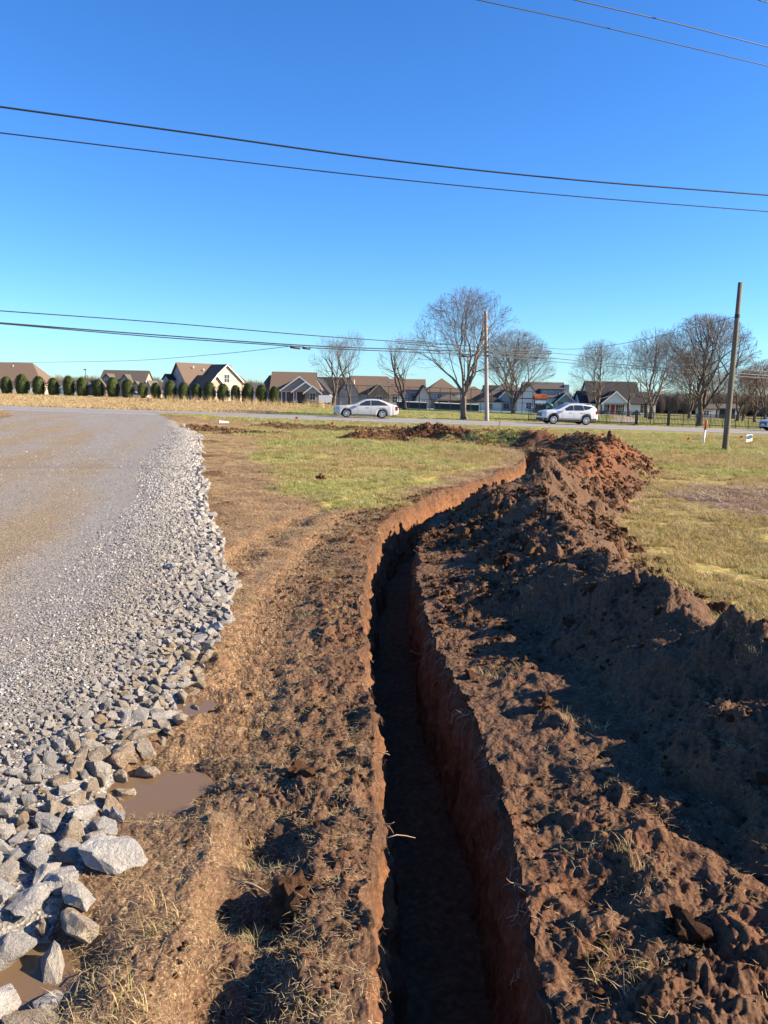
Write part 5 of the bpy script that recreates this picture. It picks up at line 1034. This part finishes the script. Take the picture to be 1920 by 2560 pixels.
# playset
P = PT(1366, 120, 1031); t = empty('playset', P); tag(t, 'wooden play tower with an orange roof and green spiral slide', 'playset'); M_woodb = simple('dark_play_wood', (.07,.045,.032), .8); M_grs = simple('green_plastic_slide', (.02,.13,.07), .35, .5, .05)
for x in (-1.7, -.2):
    for y in (0, 1.3): MB().box(x-.07, x+.07, y-.07, y+.07, -.6, 2.1).build('post', M_woodb, t)
MB().box(-1.8, -.1, -.1, 1.4, 1.2, 1.3).build('platform', M_woodb, t); MB().box(-1.8, -.1, -.12, -.06, .0, 1.15).build('wall_panel', M_woodb, t); MB().box(-1.8, -.1, -.12, -.06, 1.35, 1.8).build('railing', M_trim, t)
r, g = roof_solid('gx', -1.8, -.1, 0, 1.3, 2.05, .55, .12); r.build('roof', M_rrust, t)
pts = [(.35+.65*math.cos(a*2.6+2.8), .6+.65*math.sin(a*2.6+2.8), 1.75-1.75*a/2.4) for a in np.linspace(0, 2.4, 26)]; MB().tube(pts, .26, 8).build('spiral_slide', M_grs, t, True)
# ------------------------------------------------------------------ vehicles
def paint(name, col, rough=.25):
    m, nt, b = new_mat(name, rough, .5); b.inputs['Base Color'].default_value = (*col, 1); b.inputs['Coat Weight'].default_value = .6; b.inputs['Coat Roughness'].default_value = .06; return m
M_psed = paint('silver_white_paint', (.46,.46,.445)); M_psuv = paint('white_paint', (.58,.58,.58)); M_tyre = simple('tyre_rubber', (.018,.018,.02), .85, .2, .1); M_rim = simple('alloy_rim', (.62,.62,.63), .3, .5, .05, metal=.6)
M_clad = simple('grey_plastic_cladding', (.055,.055,.058), .7, .3, .1); M_chrome = simple('chrome', (.75,.75,.76), .15, .5, .02, metal=.9); M_lamp, _n, _b = new_mat('lamp_lens', .1, .5); _b.inputs['Base Color'].default_value = (.70,.74,.80,1)
M_tail, _n, _b = new_mat('tail_lamp_red', .15, .5); _b.inputs['Base Color'].default_value = (.35,.01,.01,1); M_grille = simple('dark_grille', (.03,.03,.035), .4, .5, .1); M_under = simple('underbody', (.01,.01,.01), .9, .1, .1)
M_cglass, _n, _b = new_mat('tinted_car_glass', .04, .6); _b.inputs['Base Color'].default_value = (.022,.035,.045,1)
def car(name, L, W, prof, wheels, wr, paint_m, label, cat, cladding=None):
    """front towards -x. prof: list of (x, z_low, z_belt, z_top, half width at belt, half width at top)"""
    P = np.array(prof, float); xs = np.unique(np.r_[np.linspace(P[0, 0], P[-1, 0], 84), P[:, 0]]); f = lambda c: np.interp(xs, P[:, 0], P[:, c])
    def sm(a, k=2):
        for _ in range(k): a = np.r_[a[0], (a[:-2]+2*a[1:-1]+a[2:])/4, a[-1]]
        return a
    zl, zb, zt, wb, wt = sm(f(1)), sm(f(2)), sm(f(3)), sm(f(4)), sm(f(5))
    zarch = np.zeros_like(xs)
    for wx in wheels: q = (wr*1.17)**2-(xs-wx)**2; zarch = np.maximum(zarch, np.where(q > 0, wr+np.sqrt(np.maximum(q, 0)), 0))
    root = empty(name); rows = []
    for i, x in enumerate(xs):
        lo = max(zl[i], zarch[i]); mid = lo+(zb[i]-lo)*.55; g = zt[i]-zb[i]; r = []
        r += [(x, wb[i]*.80, zl[i] if zarch[i] < zl[i] else lo), (x, wb[i]*.965, lo), (x, wb[i]*.995, lo+(zb[i]-lo)*.12), (x, wb[i]*1.0, mid), (x, wb[i]*.985, zb[i]-.07), (x, wb[i]*.955, zb[i])]
        r += [(x, wb[i]*.955+(wt[i]-wb[i]*.955)*.5, zb[i]+g*.52), (x, wt[i], zb[i]+g*.90), (x, wt[i]*.86, zb[i]+g*.985+.002), (x, wt[i]*.5, zt[i]+.012), (x, 0, zt[i]+.018)]
        rows.append(r)
    R_ = np.array(rows); n, m, _ = R_.shape; F = []
    full = np.concatenate([R_, R_[:, -2::-1]*[1, -1, 1]], 1); k = full.shape[1]; idx = np.arange(n*k).reshape(n, k)
    Q = np.stack([idx[:-1,:-1], idx[1:,:-1], idx[1:,1:], idx[:-1,1:]], -1).reshape(-1, 4)
    o = mesh_np('body', full.reshape(-1, 3), Q, paint_m, True, parent=root)
    ends = [list(idx[0]), list(idx[-1][::-1])]; mb = MB(); mb.add([tuple(v) for v in full[0]], [tuple(range(k))]); mb.add([tuple(v) for v in full[-1]], [tuple(range(k))[::-1]]); mb.build('bumper_face', paint_m, root, fix=False)
    MB().box(P[0, 0]+.25, P[-1, 0]-.2, -W*.40, W*.40, .20, .62).build('underbody', M_under, root)
    def at(x, j, t=0.):  # point on the surface
        i = min(n-2, max(0, int(np.searchsorted(xs, x))-1)); u = (x-xs[i])/(xs[i+1]-xs[i]); a = R_[i, j]*(1-u)+R_[i+1, j]*u; b = R_[i, min(j+1, m-1)]*(1-u)+R_[i+1, min(j+1, m-1)]*u; return a*(1-t)+b*t
    def side_pane(nm, poly, mat, off=.016):
        """poly of (x, s): s in 0..1 up the glass side (belt..roof)"""
        px_ = [q[0] for q in poly]; n_ = 16; gx = np.linspace(min(px_)+1e-4, max(px_)-1e-4, n_)
        for sg in (-1, 1):
            V = []; F = []
            for x in gx:
                c = []
                for (xa, sa), (xb, sb) in zip(poly, poly[1:]+poly[:1]):
                    if (xa-x)*(xb-x) <= 0 and abs(xa-xb) > 1e-6: c.append(sa+(sb-sa)*(x-xa)/(xb-xa))
                lo, hi = min(c), max(c)
                for t_ in (0, .25, .5, .75, 1):
                    s = lo+(hi-lo)*t_; p = at(x, 5, s*2) if s < .5 else at(x, 6, (s-.5)*2); V.append((p[0], (p[1]+off)*sg, p[2]+.002))
            for i in range(n_-1): F += [(i*5+k_, (i+1)*5+k_, (i+1)*5+k_+1, i*5+k_+1) for k_ in range(4)]
            MB().add(V, F).build(nm, mat, root, True, fix=False)
    for wx in wheels:
        for sg in (-1, 1):
            wl = empty('wheel', (wx, sg*(W/2-.115), wr)); wl.parent = root
            mb = MB(); prof_ = [(wr*.70,-.10), (wr*.93,-.115), (wr,-.08), (wr,.08), (wr*.93,.115), (wr*.70,.10)]; nn = 28
            V = [(r*math.cos(a), y, r*math.sin(a)) for a in np.linspace(0, 2*math.pi, nn, endpoint=False) for r, y in prof_]; kk = len(prof_)
            mb.add(V, [(i*kk+j, i*kk+(j+1) % kk, ((i+1) % nn)*kk+(j+1) % kk, ((i+1) % nn)*kk+j) for i in range(nn) for j in range(kk)]).build('tyre', M_tyre, wl, True)
            mb = MB(); V = [(r*math.cos(a), y*sg, r*math.sin(a)) for a in np.linspace(0, 2*math.pi, nn, endpoint=False) for r, y in ((wr*.72,.105), (wr*.66,.112), (wr*.64,.03))]
            mb.add(V, [(i*3+j, i*3+j+1, ((i+1) % nn)*3+j+1, ((i+1) % nn)*3+j) for i in range(nn) for j in range(2)])
            ns = 10
            for q in range(ns): a = 2*math.pi*q/ns; c, s_ = math.cos(a), math.sin(a); mb.add([(c*wr*.10-s_*.02, .095*sg, s_*wr*.10+c*.02), (c*wr*.10+s_*.02, .095*sg, s_*wr*.10-c*.02), (c*wr*.67+s_*.026, .10*sg, s_*wr*.67-c*.026), (c*wr*.67-s_*.026, .10*sg, s_*wr*.67+c*.026)], [(0,1,2,3)])
            mb.tube([(0,.03*sg,0), (0,.108*sg,0)], wr*.15, 10); mb.build('rim', M_rim, wl, fix=False)
            MB().tube([(0,.0*sg,0), (0,.035*sg,0)], wr*.68, 20).build('brake_drum', M_under, wl)
    if cladding is not None:
        for sg in (-1, 1):
            V = []; F = []; zs = []
            for i in range(n): lo = max(zl[i], zarch[i]); hi = lo+.11+(.10 if zarch[i] < .05 else 0); V += [(xs[i], (wb[i]*1.006+.012)*sg, lo-.01), (xs[i], (wb[i]*1.006+.014)*sg, hi)]
            MB().add(V, [(2*i, 2*i+2, 2*i+3, 2*i+1) for i in range(2, n-3)]).build('cladding', cladding, root, fix=False)
    tag(root, label, cat); return root, at, side_pane, R_, xs
def mirror_pair(root, mat, x, y, z):
    for sg in (-1, 1): MB().box(x-.06, x+.13, sg*y-(.0 if sg > 0 else .2), sg*y+(.2 if sg > 0 else 0), z, z+.14).build('mirror', mat, root)
def top_pane(root, R_, xs, x0, x1, mat, nm):
    """glass on the sloping top surface between two stations"""
    ii = [i for i in range(len(xs)) if x0 <= xs[i] <= x1]; V = []; F = []
    for i in ii:
        for y in (-1, -.6, 0, .6, 1):
            a = R_[i, 8]; b = R_[i, 10]; w_ = R_[i, 7][1]*.94; t = 1-abs(y); zz = R_[i, 8][2]*(1-t)+b[2]*t if abs(y) == 1 else (R_[i, 9][2] if abs(y) == .6 else b[2]); V.append((xs[i], y*w_, zz+.008))
    for r in range(len(ii)-1): F += [(r*5+c, (r+1)*5+c, (r+1)*5+c+1, r*5+c+1) for c in range(4)]
    MB().add(V, F).build(nm, mat, root, True, fix=False)
# sedan 5.13 m
pr = [(-2.56,.34,.66,.70,.62,.50),(-2.46,.22,.74,.80,.80,.70),(-2.2,.20,.80,.88,.89,.80),(-1.7,.20,.86,.95,.925,.84),(-1.15,.20,.90,1.00,.93,.84),(-.95,.20,.915,1.06,.93,.80),(-.45,.20,.94,1.32,.93,.66),(-.1,.20,.945,1.44,.93,.61),(.4,.20,.955,1.495,.93,.60),(1.0,.20,.975,1.48,.93,.60),(1.5,.21,.99,1.36,.925,.63),(1.95,.22,1.01,1.19,.91,.70),(2.25,.26,1.02,1.09,.87,.74),(2.48,.34,.98,1.03,.80,.70),(2.57,.44,.80,.86,.70,.60)]
sed, at, pane, R_, xs = car('sedan', 5.13, 1.85, pr, (-1.62, 1.24), .345, M_psed, 'silver white four door sedan driving left on the road', 'car')
top_pane(sed, R_, xs, -1.02, -.16, M_cglass, 'windshield'); top_pane(sed, R_, xs, 1.28, 2.02, M_cglass, 'rear_window')
pane('side_window', [(-.80,.06),(-.40,.62),(-.05,.90),(.30,.93),(.30,.06)], M_cglass); pane('side_window', [(.36,.06),(.36,.93),(.95,.92),(1.45,.62),(1.72,.10)], M_cglass)
for x in (.33, -.72, 1.28):
    for sg in (-1, 1): MB().add([(x-.006, .938*sg, .32), (x+.006, .938*sg, .32), (x+.006, .932*sg, .88), (x-.006, .932*sg, .88)], [(0,1,2,3)]).build('door_seam', M_under, sed, fix=False)
for x in (.10, 1.12):
    for sg in (-1, 1): MB().box(x-.1, x+.1, .925*sg-.02, .925*sg+.02, .82, .85).build('door_handle', M_chrome, sed)
mirror_pair(sed, M_psed, -.72, .93, .96)
for sg in (-1, 1):
    MB().add([(-2.50,.60*sg,.62),(-2.40,.80*sg,.66),(-2.02,.885*sg,.80),(-2.0,.87*sg,.86),(-2.38,.74*sg,.80),(-2.5,.6*sg,.74)], [(0,1,2,3,4,5)]).build('headlight', M_lamp, sed, fix=False)
    MB().box(-2.5, -2.4, .62*sg-.08, .62*sg+.08, .34, .42).build('fog_lamp', M_lamp, sed)
    MB().box(2.30, 2.50, .80*sg-.06, .80*sg+.06, .68, .98).build('tail_light', M_tail, sed)
MB().box(-2.585, -2.5, -.48, .48, .44, .70).build('grille', M_grille, sed); MB().box(-2.57, -2.45, -.6, .6, .22, .33).build('lower_intake', M_under, sed); MB().box(-2.60, -2.55, -.26, .26, .46, .58).build('number_plate', M_trim, sed)
for sg in (-1, 1): MB().box(-1.1, .75, .945*sg-.012, .945*sg+.012, .20, .27).build('sill', M_clad, sed)
def place_car(o, px, D, rz=0):
    P = PT(px, D); zz = -.10-.014*P.x + .03 + .006; o.location = (P.x, D, zz); o.rotation_euler = (0, .014, math.radians(4.85)+rz)
place_car(sed, 914, 62.6, math.radians(1.5))
# suv 4.65 m
pr = [(-2.32,.40,.82,.92,.66,.56),(-2.24,.28,.90,1.00,.84,.72),(-2.05,.27,.96,1.06,.90,.80),(-1.5,.27,1.03,1.12,.92,.84),(-1.15,.27,1.06,1.15,.92,.83),(-.95,.27,1.07,1.22,.92,.80),(-.45,.27,1.08,1.50,.92,.70),(-.05,.27,1.09,1.64,.92,.655),(.5,.27,1.10,1.68,.92,.645),(1.2,.27,1.13,1.66,.915,.645),(1.75,.28,1.18,1.60,.905,.66),(2.02,.31,1.20,1.53,.88,.68),(2.20,.34,1.16,1.30,.85,.72),(2.31,.44,.98,1.05,.78,.68)]
suv, at, pane, R_, xs = car('suv', 4.65, 1.84, pr, (-1.42, 1.32), .365, M_psuv, 'white compact suv with black lower trim driving left in front of the iron fence', 'suv', M_clad)
top_pane(suv, R_, xs, -1.0, -.12, M_cglass, 'windshield'); top_pane(suv, R_, xs, 1.98, 2.2, M_cglass, 'rear_window')
pane('side_window', [(-.76,.06),(-.42,.55),(-.05,.86),(.22,.90),(.22,.06)], M_cglass); pane('side_window', [(.28,.06),(.28,.90),(.98,.90),(1.10,.06)], M_cglass); pane('side_window', [(1.16,.10),(1.05,.88),(1.9,.72),(1.55,.22)], M_cglass)
for x in (.25, -.70, 1.12):
    for sg in (-1, 1): MB().add([(x-.006, .928*sg, .52), (x+.006, .928*sg, .52), (x+.006, .922*sg, 1.02), (x-.006, .922*sg, 1.02)], [(0,1,2,3)]).build('door_seam', M_under, suv, fix=False)
for x in (.02, .95):
    for sg in (-1, 1): MB().box(x-.1, x+.1, .915*sg-.02, .915*sg+.02, .94, .975).build('door_handle', M_chrome, suv)
mirror_pair(suv, M_psuv, -.68, .92, 1.08)
for sg in (-1, 1):
    MB().add([(-2.28,.58*sg,.80),(-2.15,.80*sg,.80),(-1.92,.895*sg,.90),(-1.9,.88*sg,.98),(-2.15,.78*sg,.96),(-2.28,.58*sg,.92)], [(0,1,2,3,4,5)]).build('headlight', M_lamp, suv, fix=False)
    MB().box(2.10, 2.27, .80*sg-.07, .80*sg+.07, .88, 1.16).build('tail_light', M_tail, suv); MB().tube([(-.2,.60*sg,1.70), (.1,.62*sg,1.74), (1.5,.62*sg,1.71), (1.8,.61*sg,1.62)], .018, 5).build('roof_rail', M_chrome, suv)
MB().box(-2.36, -2.26, -.56, .56, .62, .90).build('grille', M_grille, suv); MB().box(-2.36, -2.2, -.75, .75, .28, .48).build('lower_bumper', M_clad, suv); MB().box(2.2, 2.36, -.75, .75, .34, .56).build('rear_bumper', M_clad, suv)
for sg in (-1, 1): MB().box(-1.0, .9, .955*sg-.008, .955*sg+.008, .40, .43).build('chrome_strip', M_chrome, suv)
place_car(suv, 1416, 63.6, math.radians(1.5))
wc = copy_tree(sed); place_car(wc, 1978, 64.5, math.radians(1.5)); tag(wc, 'front end of a white car entering at the right border of the photo', 'car')
for ch in wc.children:
    if ch.name.startswith(('body', 'bumper', 'mirror')): ch.material_slots[0].link = 'OBJECT'; ch.material_slots[0].material = M_psuv
pc = copy_tree(sed); P = PT(345, 150, 999); pc.location = (P.x, 150, P.z); pc.rotation_euler = (0, 0, 2.9); tag(pc, 'small white car parked behind the thin tenth shrub', 'car')

# ------------------------------------------------------------------ iron fence
fx = [1321,1362,1402,1440,1478,1516,1554,1590,1626,1632,1670,1707,1741,1774,1806,1838,1870,1901,1935,1975]
fe = empty('iron_fence', PT(1600, 69)); tag(fe, 'long black iron picket fence along the far side of the road', 'fence'); fl = fe.location.copy(); FP = []
for px in fx: D_ = 68.2+.085*(px-1321)/FOC*68; FP.append(PT(px, D_)-fl)
for i, p in enumerate(FP): t = .085 if fx[i] in (1590, 1670) else .030; MB().box(p.x-t, p.x+t, p.y-t, p.y+t, p.z-.3, p.z+(1.30 if t > .05 else 1.22)).build('post', M_fence, fe)
pk = MB()
for i in range(len(FP)-1):
    a, b = FP[i], FP[i+1]
    if (b-a).length < .5: continue
    for z_ in (1.10, .92, .18): q = MB(); q.add([(a.x,a.y-.018,a.z+z_),(b.x,b.y-.018,b.z+z_),(b.x,b.y+.018,b.z+z_),(a.x,a.y+.018,a.z+z_),(a.x,a.y-.018,a.z+z_+.055),(b.x,b.y-.018,b.z+z_+.055),(b.x,b.y+.018,b.z+z_+.055),(a.x,a.y+.018,a.z+z_+.055)], [(0,3,2,1),(4,5,6,7),(0,1,5,4),(1,2,6,5),(2,3,7,6),(3,0,4,7)]).build('rail', M_fence, fe)
    n_ = int((b-a).length/.125)
    for k in range(1, n_): p = a.lerp(b, k/n_); pk.box(p.x-.016, p.x+.016, p.y-.012, p.y+.012, p.z+.06, p.z+1.15)
o = pk.build('pickets', M_fence, fe, fix=False); o['kind'] = 'stuff'

# ------------------------------------------------------------------ poles and wires
def wood_pole_mat(name, col):
    m, nt, b = new_mat(name, .85, .2); noise(nt, 1); tc = nt.nodes['TC']; mp = N(nt, 'ShaderNodeMapping'); mp.inputs['Scale'].default_value = (14, 14, .6); nt.links.new(tc.outputs['Object'], mp.inputs[0]); st = noise(nt, 1., 6, .7, mp.outputs[0])
    nt.links.new(ramp(nt, st, [(.3, tuple(c*.55 for c in col)), (.7, tuple(c*1.25 for c in col))]), b.inputs['Base Color']); bump(nt, b, st, .8, .02); return m
M_pole = wood_pole_mat('weathered_pole_wood', (.17,.14,.10)); M_pole2 = wood_pole_mat('grey_pole_wood', (.36,.33,.29)); M_wire = simple('black_cable', (.015,.016,.018), .5, .3, .1); M_steelw = simple('grey_steel_wire', (.16,.17,.18), .5, .4, .1)
def pix(px, py, D):
    d = FWD + RGT*((px-960)/FOC) - UPV*((py-1280)/FOC); t = D/d.y; return EYE+d*t
base = PT(1812, 29.9); top = pix(1851, 706, 29.9); lp = empty('leaning_pole', base); tag(lp, 'leaning brown wooden utility pole standing on the grass at the right', 'utility pole')
v = top-base; mb = MB(); mb.tube([v*-.06, v*.02, v*.35, v*.7, v], [.118,.115,.105,.092,.082], 14).build('shaft', M_pole, lp, True)
MB().tube([v*.795, v*.815], [.098,.098], 14).build('guy_band', M_fence, lp)
gp_ = base+v*.805; base2 = PT(1217, 66.6+.085*8.4); top2 = pix(1214.5, 778, base2.y); cp = empty('grey_pole', base2); tag(cp, 'straight grey wooden utility pole at the far road edge right of the largest tree', 'utility pole'); v2 = top2-base2
MB().tube([v2*-.05, v2*.02, v2*.5, v2*.97, v2], [.20,.19,.165,.145,.12], 14).build('shaft', M_pole2, cp, True)
for py in (868, 879, 889): q = pix(1215, py, base2.y)-base2; MB().box(q.x-.22, q.x+.22, -.24, -.12, q.z-.05, q.z+.05).build('bracket', M_fence, cp)
def wire(px_py, Ds, r, mat, label, cat='cable', group=None, ext=0.):
    """cable through the points seen at the pixels, depths interpolated; smooth"""
    P = [pix(a, b, D_) for (a, b), D_ in zip(px_py, Ds)]
    if ext: P = [P[0]+(P[0]-P[1])*ext/(P[0]-P[1]).length] + P + [P[-1]+(P[-1]-P[-2])*ext/(P[-1]-P[-2]).length]
    Q = _cat3(P, 10); o = MB().tube(Q, r, 6).build('cable', mat, smooth=True); tag(o, label, cat, group); return o
def _cat3(P, n):
    out = []
    for i in range(len(P)-1):
        p0 = P[max(i-1, 0)]; p1 = P[i]; p2 = P[i+1]; p3 = P[min(i+2, len(P)-1)]
        for k in range(n): t = k/n; out.append(.5*((2*p1)+(p2-p0)*t+(2*p0-5*p1+4*p2-p3)*t*t+(3*p1-p0-3*p2+p3)*t**3))
    out.append(P[-1]); return out
wire([(0,267),(480,333),(960,399),(1440,450),(1920,488)], [11.5,12.6,13.7,14.8,15.9], .0135, M_wire, 'thicker upper one of the two black cables crossing the middle of the sky', ext=9)
wire([(0,332),(480,390),(960,445),(1440,491),(1920,529)], [11.5,12.6,13.7,14.8,15.9], .0090, M_wire, 'thinner lower one of the two black cables crossing the middle of the sky', ext=9)
wire([(1195,0),(1438,52),(1680,108),(1920,165)], [12,12.8,13.6,14.4], .0075, M_wire, 'lower of the two long thin wires in the upper right corner of the sky', ext=9)
wire([(1438,0),(1680,56),(1920,117)], [12.6,13.5,14.4], .0085, M_wire, 'upper of the two long thin wires in the upper right corner of the sky', ext=9)
wire([(1885,-3),(1925,8)], [14,14.3], .008, M_wire, 'short bit of wire cutting the extreme upper right corner of the sky', ext=6)
dl = 55.; dp = base2.y-.2
wire([(0,777),(400,806),(810,841),(1215,868)], [46,52,58,dp], .030, M_wire, 'topmost of the three cables running from the left border to the grey pole', ext=8)
wire([(0,807),(400,838),(810,866),(1215,879)], [46,52,58,dp], .038, M_wire, 'middle cable of the three running from the left border to the grey pole', ext=8)
wire([(0,809),(400,843),(722,865),(810,871),(1000,879),(1215,889)], [45.5,51.5,56,57.5,61,dp], .032, M_wire, 'lowest cable of the three running to the grey pole, carrying the splice cases', ext=8)
wire([(1215,868),(1560,898),(1920,929)], [dp,71,76], .024, M_steelw, 'topmost thin cable running right from the grey pole', ext=8)
wire([(1215,879),(1560,912),(1920,939)], [dp,71,76], .030, M_steelw, 'middle cable running right from the grey pole', ext=8)
wire([(1215,889),(1560,919),(1920,946)], [dp,71,76], .026, M_steelw, 'lowest cable running right from the grey pole', ext=8)
wire([(-40,906),(60,906),(220,904),(360,900),(560,884),(722,866)], [125,118,105,92,72,56.2], .022, M_steelw, 'thin service wire sagging low over the shrub row to the splice case', ext=0)
a = gp_; b = pix(1300, 848, 110); pts = [a.lerp(b, t)-Vector((0,0,1.3*4*t*(1-t))) for t in np.linspace(0, 1, 14)]; tag(MB().tube(pts, [.012+.012*t for t in np.linspace(0, 1, 14)], 6).build('cable', M_steelw, smooth=True), 'single wire descending left from the leaning pole behind the trees', 'cable')
a = gp_; b = PT(1960, 36.5); tag(MB().tube([a, b], .009, 6).build('guy_wire', M_steelw, smooth=True), 'steel guy wire slanting down right from the leaning pole', 'cable')
for (a, b, D_, lb) in (((725,867.5),(751,871),55.8,'longer left black splice case hanging on the lowest cable'), ((756,869.5),(776,872),56.2,'shorter right black splice case hanging on the lowest cable'), ((1153,889.5),(1175,891.5),64.0,'black splice case hanging on the cable just left of the grey pole')):
    A = pix(*a, D_); B = pix(*b, D_+.4); d = (B-A); t = empty('splice_case', A); tag(t, lb, 'splice case', 'splice cases on the cable'); MB().tube([(0,0,0), d*.06, d*.94, d], [.045,.085,.085,.045], 8).build('case', M_fence, t, True)
    for q in (.1, .9): MB().box(d.x*q-.02, d.x*q+.02, d.y*q-.02, d.y*q+.02, d.z*q+.05, d.z*q+.16).build('clamp', M_steelw, t)

# ------------------------------------------------------------------ markers, signs, flags
M_owht = simple('white_plastic', (.72,.72,.70), .5, .3, .05); M_orng = simple('orange_plastic', (.50,.085,.025), .5, .3, .05); M_lumber = simple('pale_lumber', (.52,.40,.24), .8, .2, .15, 20.)
p = PT(1757, 35.3); t = empty('utility_marker', p); tag(t, 'white utility marker post with an orange top leaning slightly right', 'marker post'); MB().tube([(0,0,-.2), (.05,0,.72)], .042, 10).build('post', M_owht, t, True); MB().tube([(.05,0,.70), (.075,0,1.12), (.078,0,1.16)], [.052,.052,.02], 10).build('cap', M_orng, t, True)
MB().box(-.005, .015, -.050, -.046, .34, .60).build('warning_label', M_trim, t)
p = PT(1245, 40.5); t = MB().box(-.03, .03, -.012, .012, -.2, .72).build('wooden_stake', M_lumber); t.location = p; t.rotation_euler = (0, .10, 0); tag(t, 'pale wooden survey stake standing behind the first red heap', 'stake')
# yard sign : white panel, dark green slanted hexagon, light lettering, grey line of small print
p = PT(1872, 36.2); t = empty('yard_sign', p, .30); tag(t, 'small white yard sign with a dark green hexagon emblem right of the leaning pole', 'sign')
M_dgrn = simple('dark_green_print', (.02,.085,.095), .5, .3, .05); M_lblue = simple('light_blue_print', (.30,.52,.58), .5, .3, .05); M_gprt = simple('grey_print', (.30,.30,.34), .5, .3, .05)
sh = .30; MB().add([(-.18,-.006,.16),(.17,-.006,.22),(.17,-.006,.54),(-.18,-.006,.52),(-.18,.006,.16),(.17,.006,.22),(.17,.006,.54),(-.18,.006,.52)], [(0,1,2,3),(7,6,5,4),(0,4,5,1),(1,5,6,2),(2,6,7,3),(3,7,4,0)]).build('panel', M_owht, t)
MB().add([(-.165,-.010,.33),(-.165,-.010,.42),(0,-.010,.495),(.155,-.010,.485),(.155,-.010,.385),(-.01,-.010,.315)], [(0,1,2,3,4,5)]).build('emblem', M_dgrn, t, fix=False)
for txt, x, z, sz, m, rz in (('PRETTUP', -.128, .378, .072, M_lblue, .13), ('615-555-0', -.145, .225, .052, M_gprt, .13)):
    pass
def strokes(nm, x0, z0, x1, z1, n, h, mat, seed):
    rnd = random.Random(seed); mb = MB()
    for i in range(n):
        t_ = (i+.5)/n; x = x0+(x1-x0)*t_; z = z0+(z1-z0)*t_; w_ = (x1-x0)/n*.32; hh = h*rnd.uniform(.7, 1.); mb.box(x-w_*.35, x+w_*.35, -.0135, -.0125, z-hh/2, z+hh/2)
        if rnd.random() < .7: mb.box(x-w_, x+w_, -.0135, -.0125, z+rnd.choice((-.4, 0, .4))*hh-.006, z+rnd.choice((-.4, 0, .4))*hh*0+rnd.choice((-.4, 0, .4))*hh*0+.006+rnd.choice((0, .3))*hh)
    return mb.build(nm, mat, t, fix=False)
strokes('lettering', -.125, .375, .115, .44, 7, .062, M_lblue, 3); strokes('small_print', -.14, .235, .135, .30, 11, .035, M_gprt, 4)
for x in (-.13, .13): MB().tube([(x,.008,-.2), (x,.008,.3)], .006, 5).build('leg', M_steelw, t)
def flag(px, D_, mat, h, lb, up=0):
    p = PT(px, D_); x_ = p.x; zz = float(hgt(np.array([p.x]), np.array([p.y]), .2)[0]); t = empty('pin_flag', (p.x, p.y, zz)); tag(t, lb, 'flag', 'small marking flags in the verge'); MB().tube([(0,0,-.1), (0,0,h)], .006, 5).build('wire_stem', M_steelw, t)
    MB().add([(0,0,h),(0,0,h-.13),(.09,.02,h-.12),(.15,-.01,h-.11),(.15,0,h-.01),(.08,.02,h)], [(0,1,2,3,4,5)]).build('cloth', mat, t, fix=False)
M_fr = simple('orange_red_flag', (.75,.09,.03), .6, .2, .05); M_fy = simple('yellow_flag', (.75,.70,.08), .6, .2, .05); M_fw = simple('pale_paper', (.68,.60,.42), .7, .2, .05)
flag(738, 47, M_fr, .42, 'pink orange pin flag at the left end of the torn dark bank'); flag(731, 44, M_fy, .22, 'yellow pin flag just below the pink orange one'); flag(826, 40, M_fr, .22, 'orange red pin flag lying low in front of the dark bank'); flag(983, 42.5, M_fr, .26, 'orange pin flag at the right end of the torn dark bank')
flag(1500, 33, M_fr, .5, 'orange pin flag peeking out behind the far spoil ridge'); flag(1848, 42, M_fr, .3, 'orange pin flag in the verge left of the yard sign'); flag(1715, 37, M_fr, .22, 'orange scrap of flag left of the utility marker'); flag(1354, 47, M_fy, .25, 'yellow pin flag at the road edge below the suv nose'); flag(624, 45, M_fw, .22, 'pale tag flag right of the white corrugated pipe')
# ribbed white pipe end
p = PT(559, 43.5); t = empty('corrugated_pipe', (p.x, p.y, float(hgt(np.array([p.x]), np.array([p.y]), .2)[0])+.05), .5); t.scale = (.55, .55, .55); tag(t, 'end of a ribbed white plastic drain pipe half buried in the mud', 'pipe')
n_ = 26; pts = [(-.5+1.0*i/n_, 0, .06-.10*i/n_) for i in range(n_+1)]; MB().tube(pts, [.17+(.028 if i % 4 < 2 else -.02) for i in range(n_+1)], 14).build('ribbed_wall', M_owht, t, False)
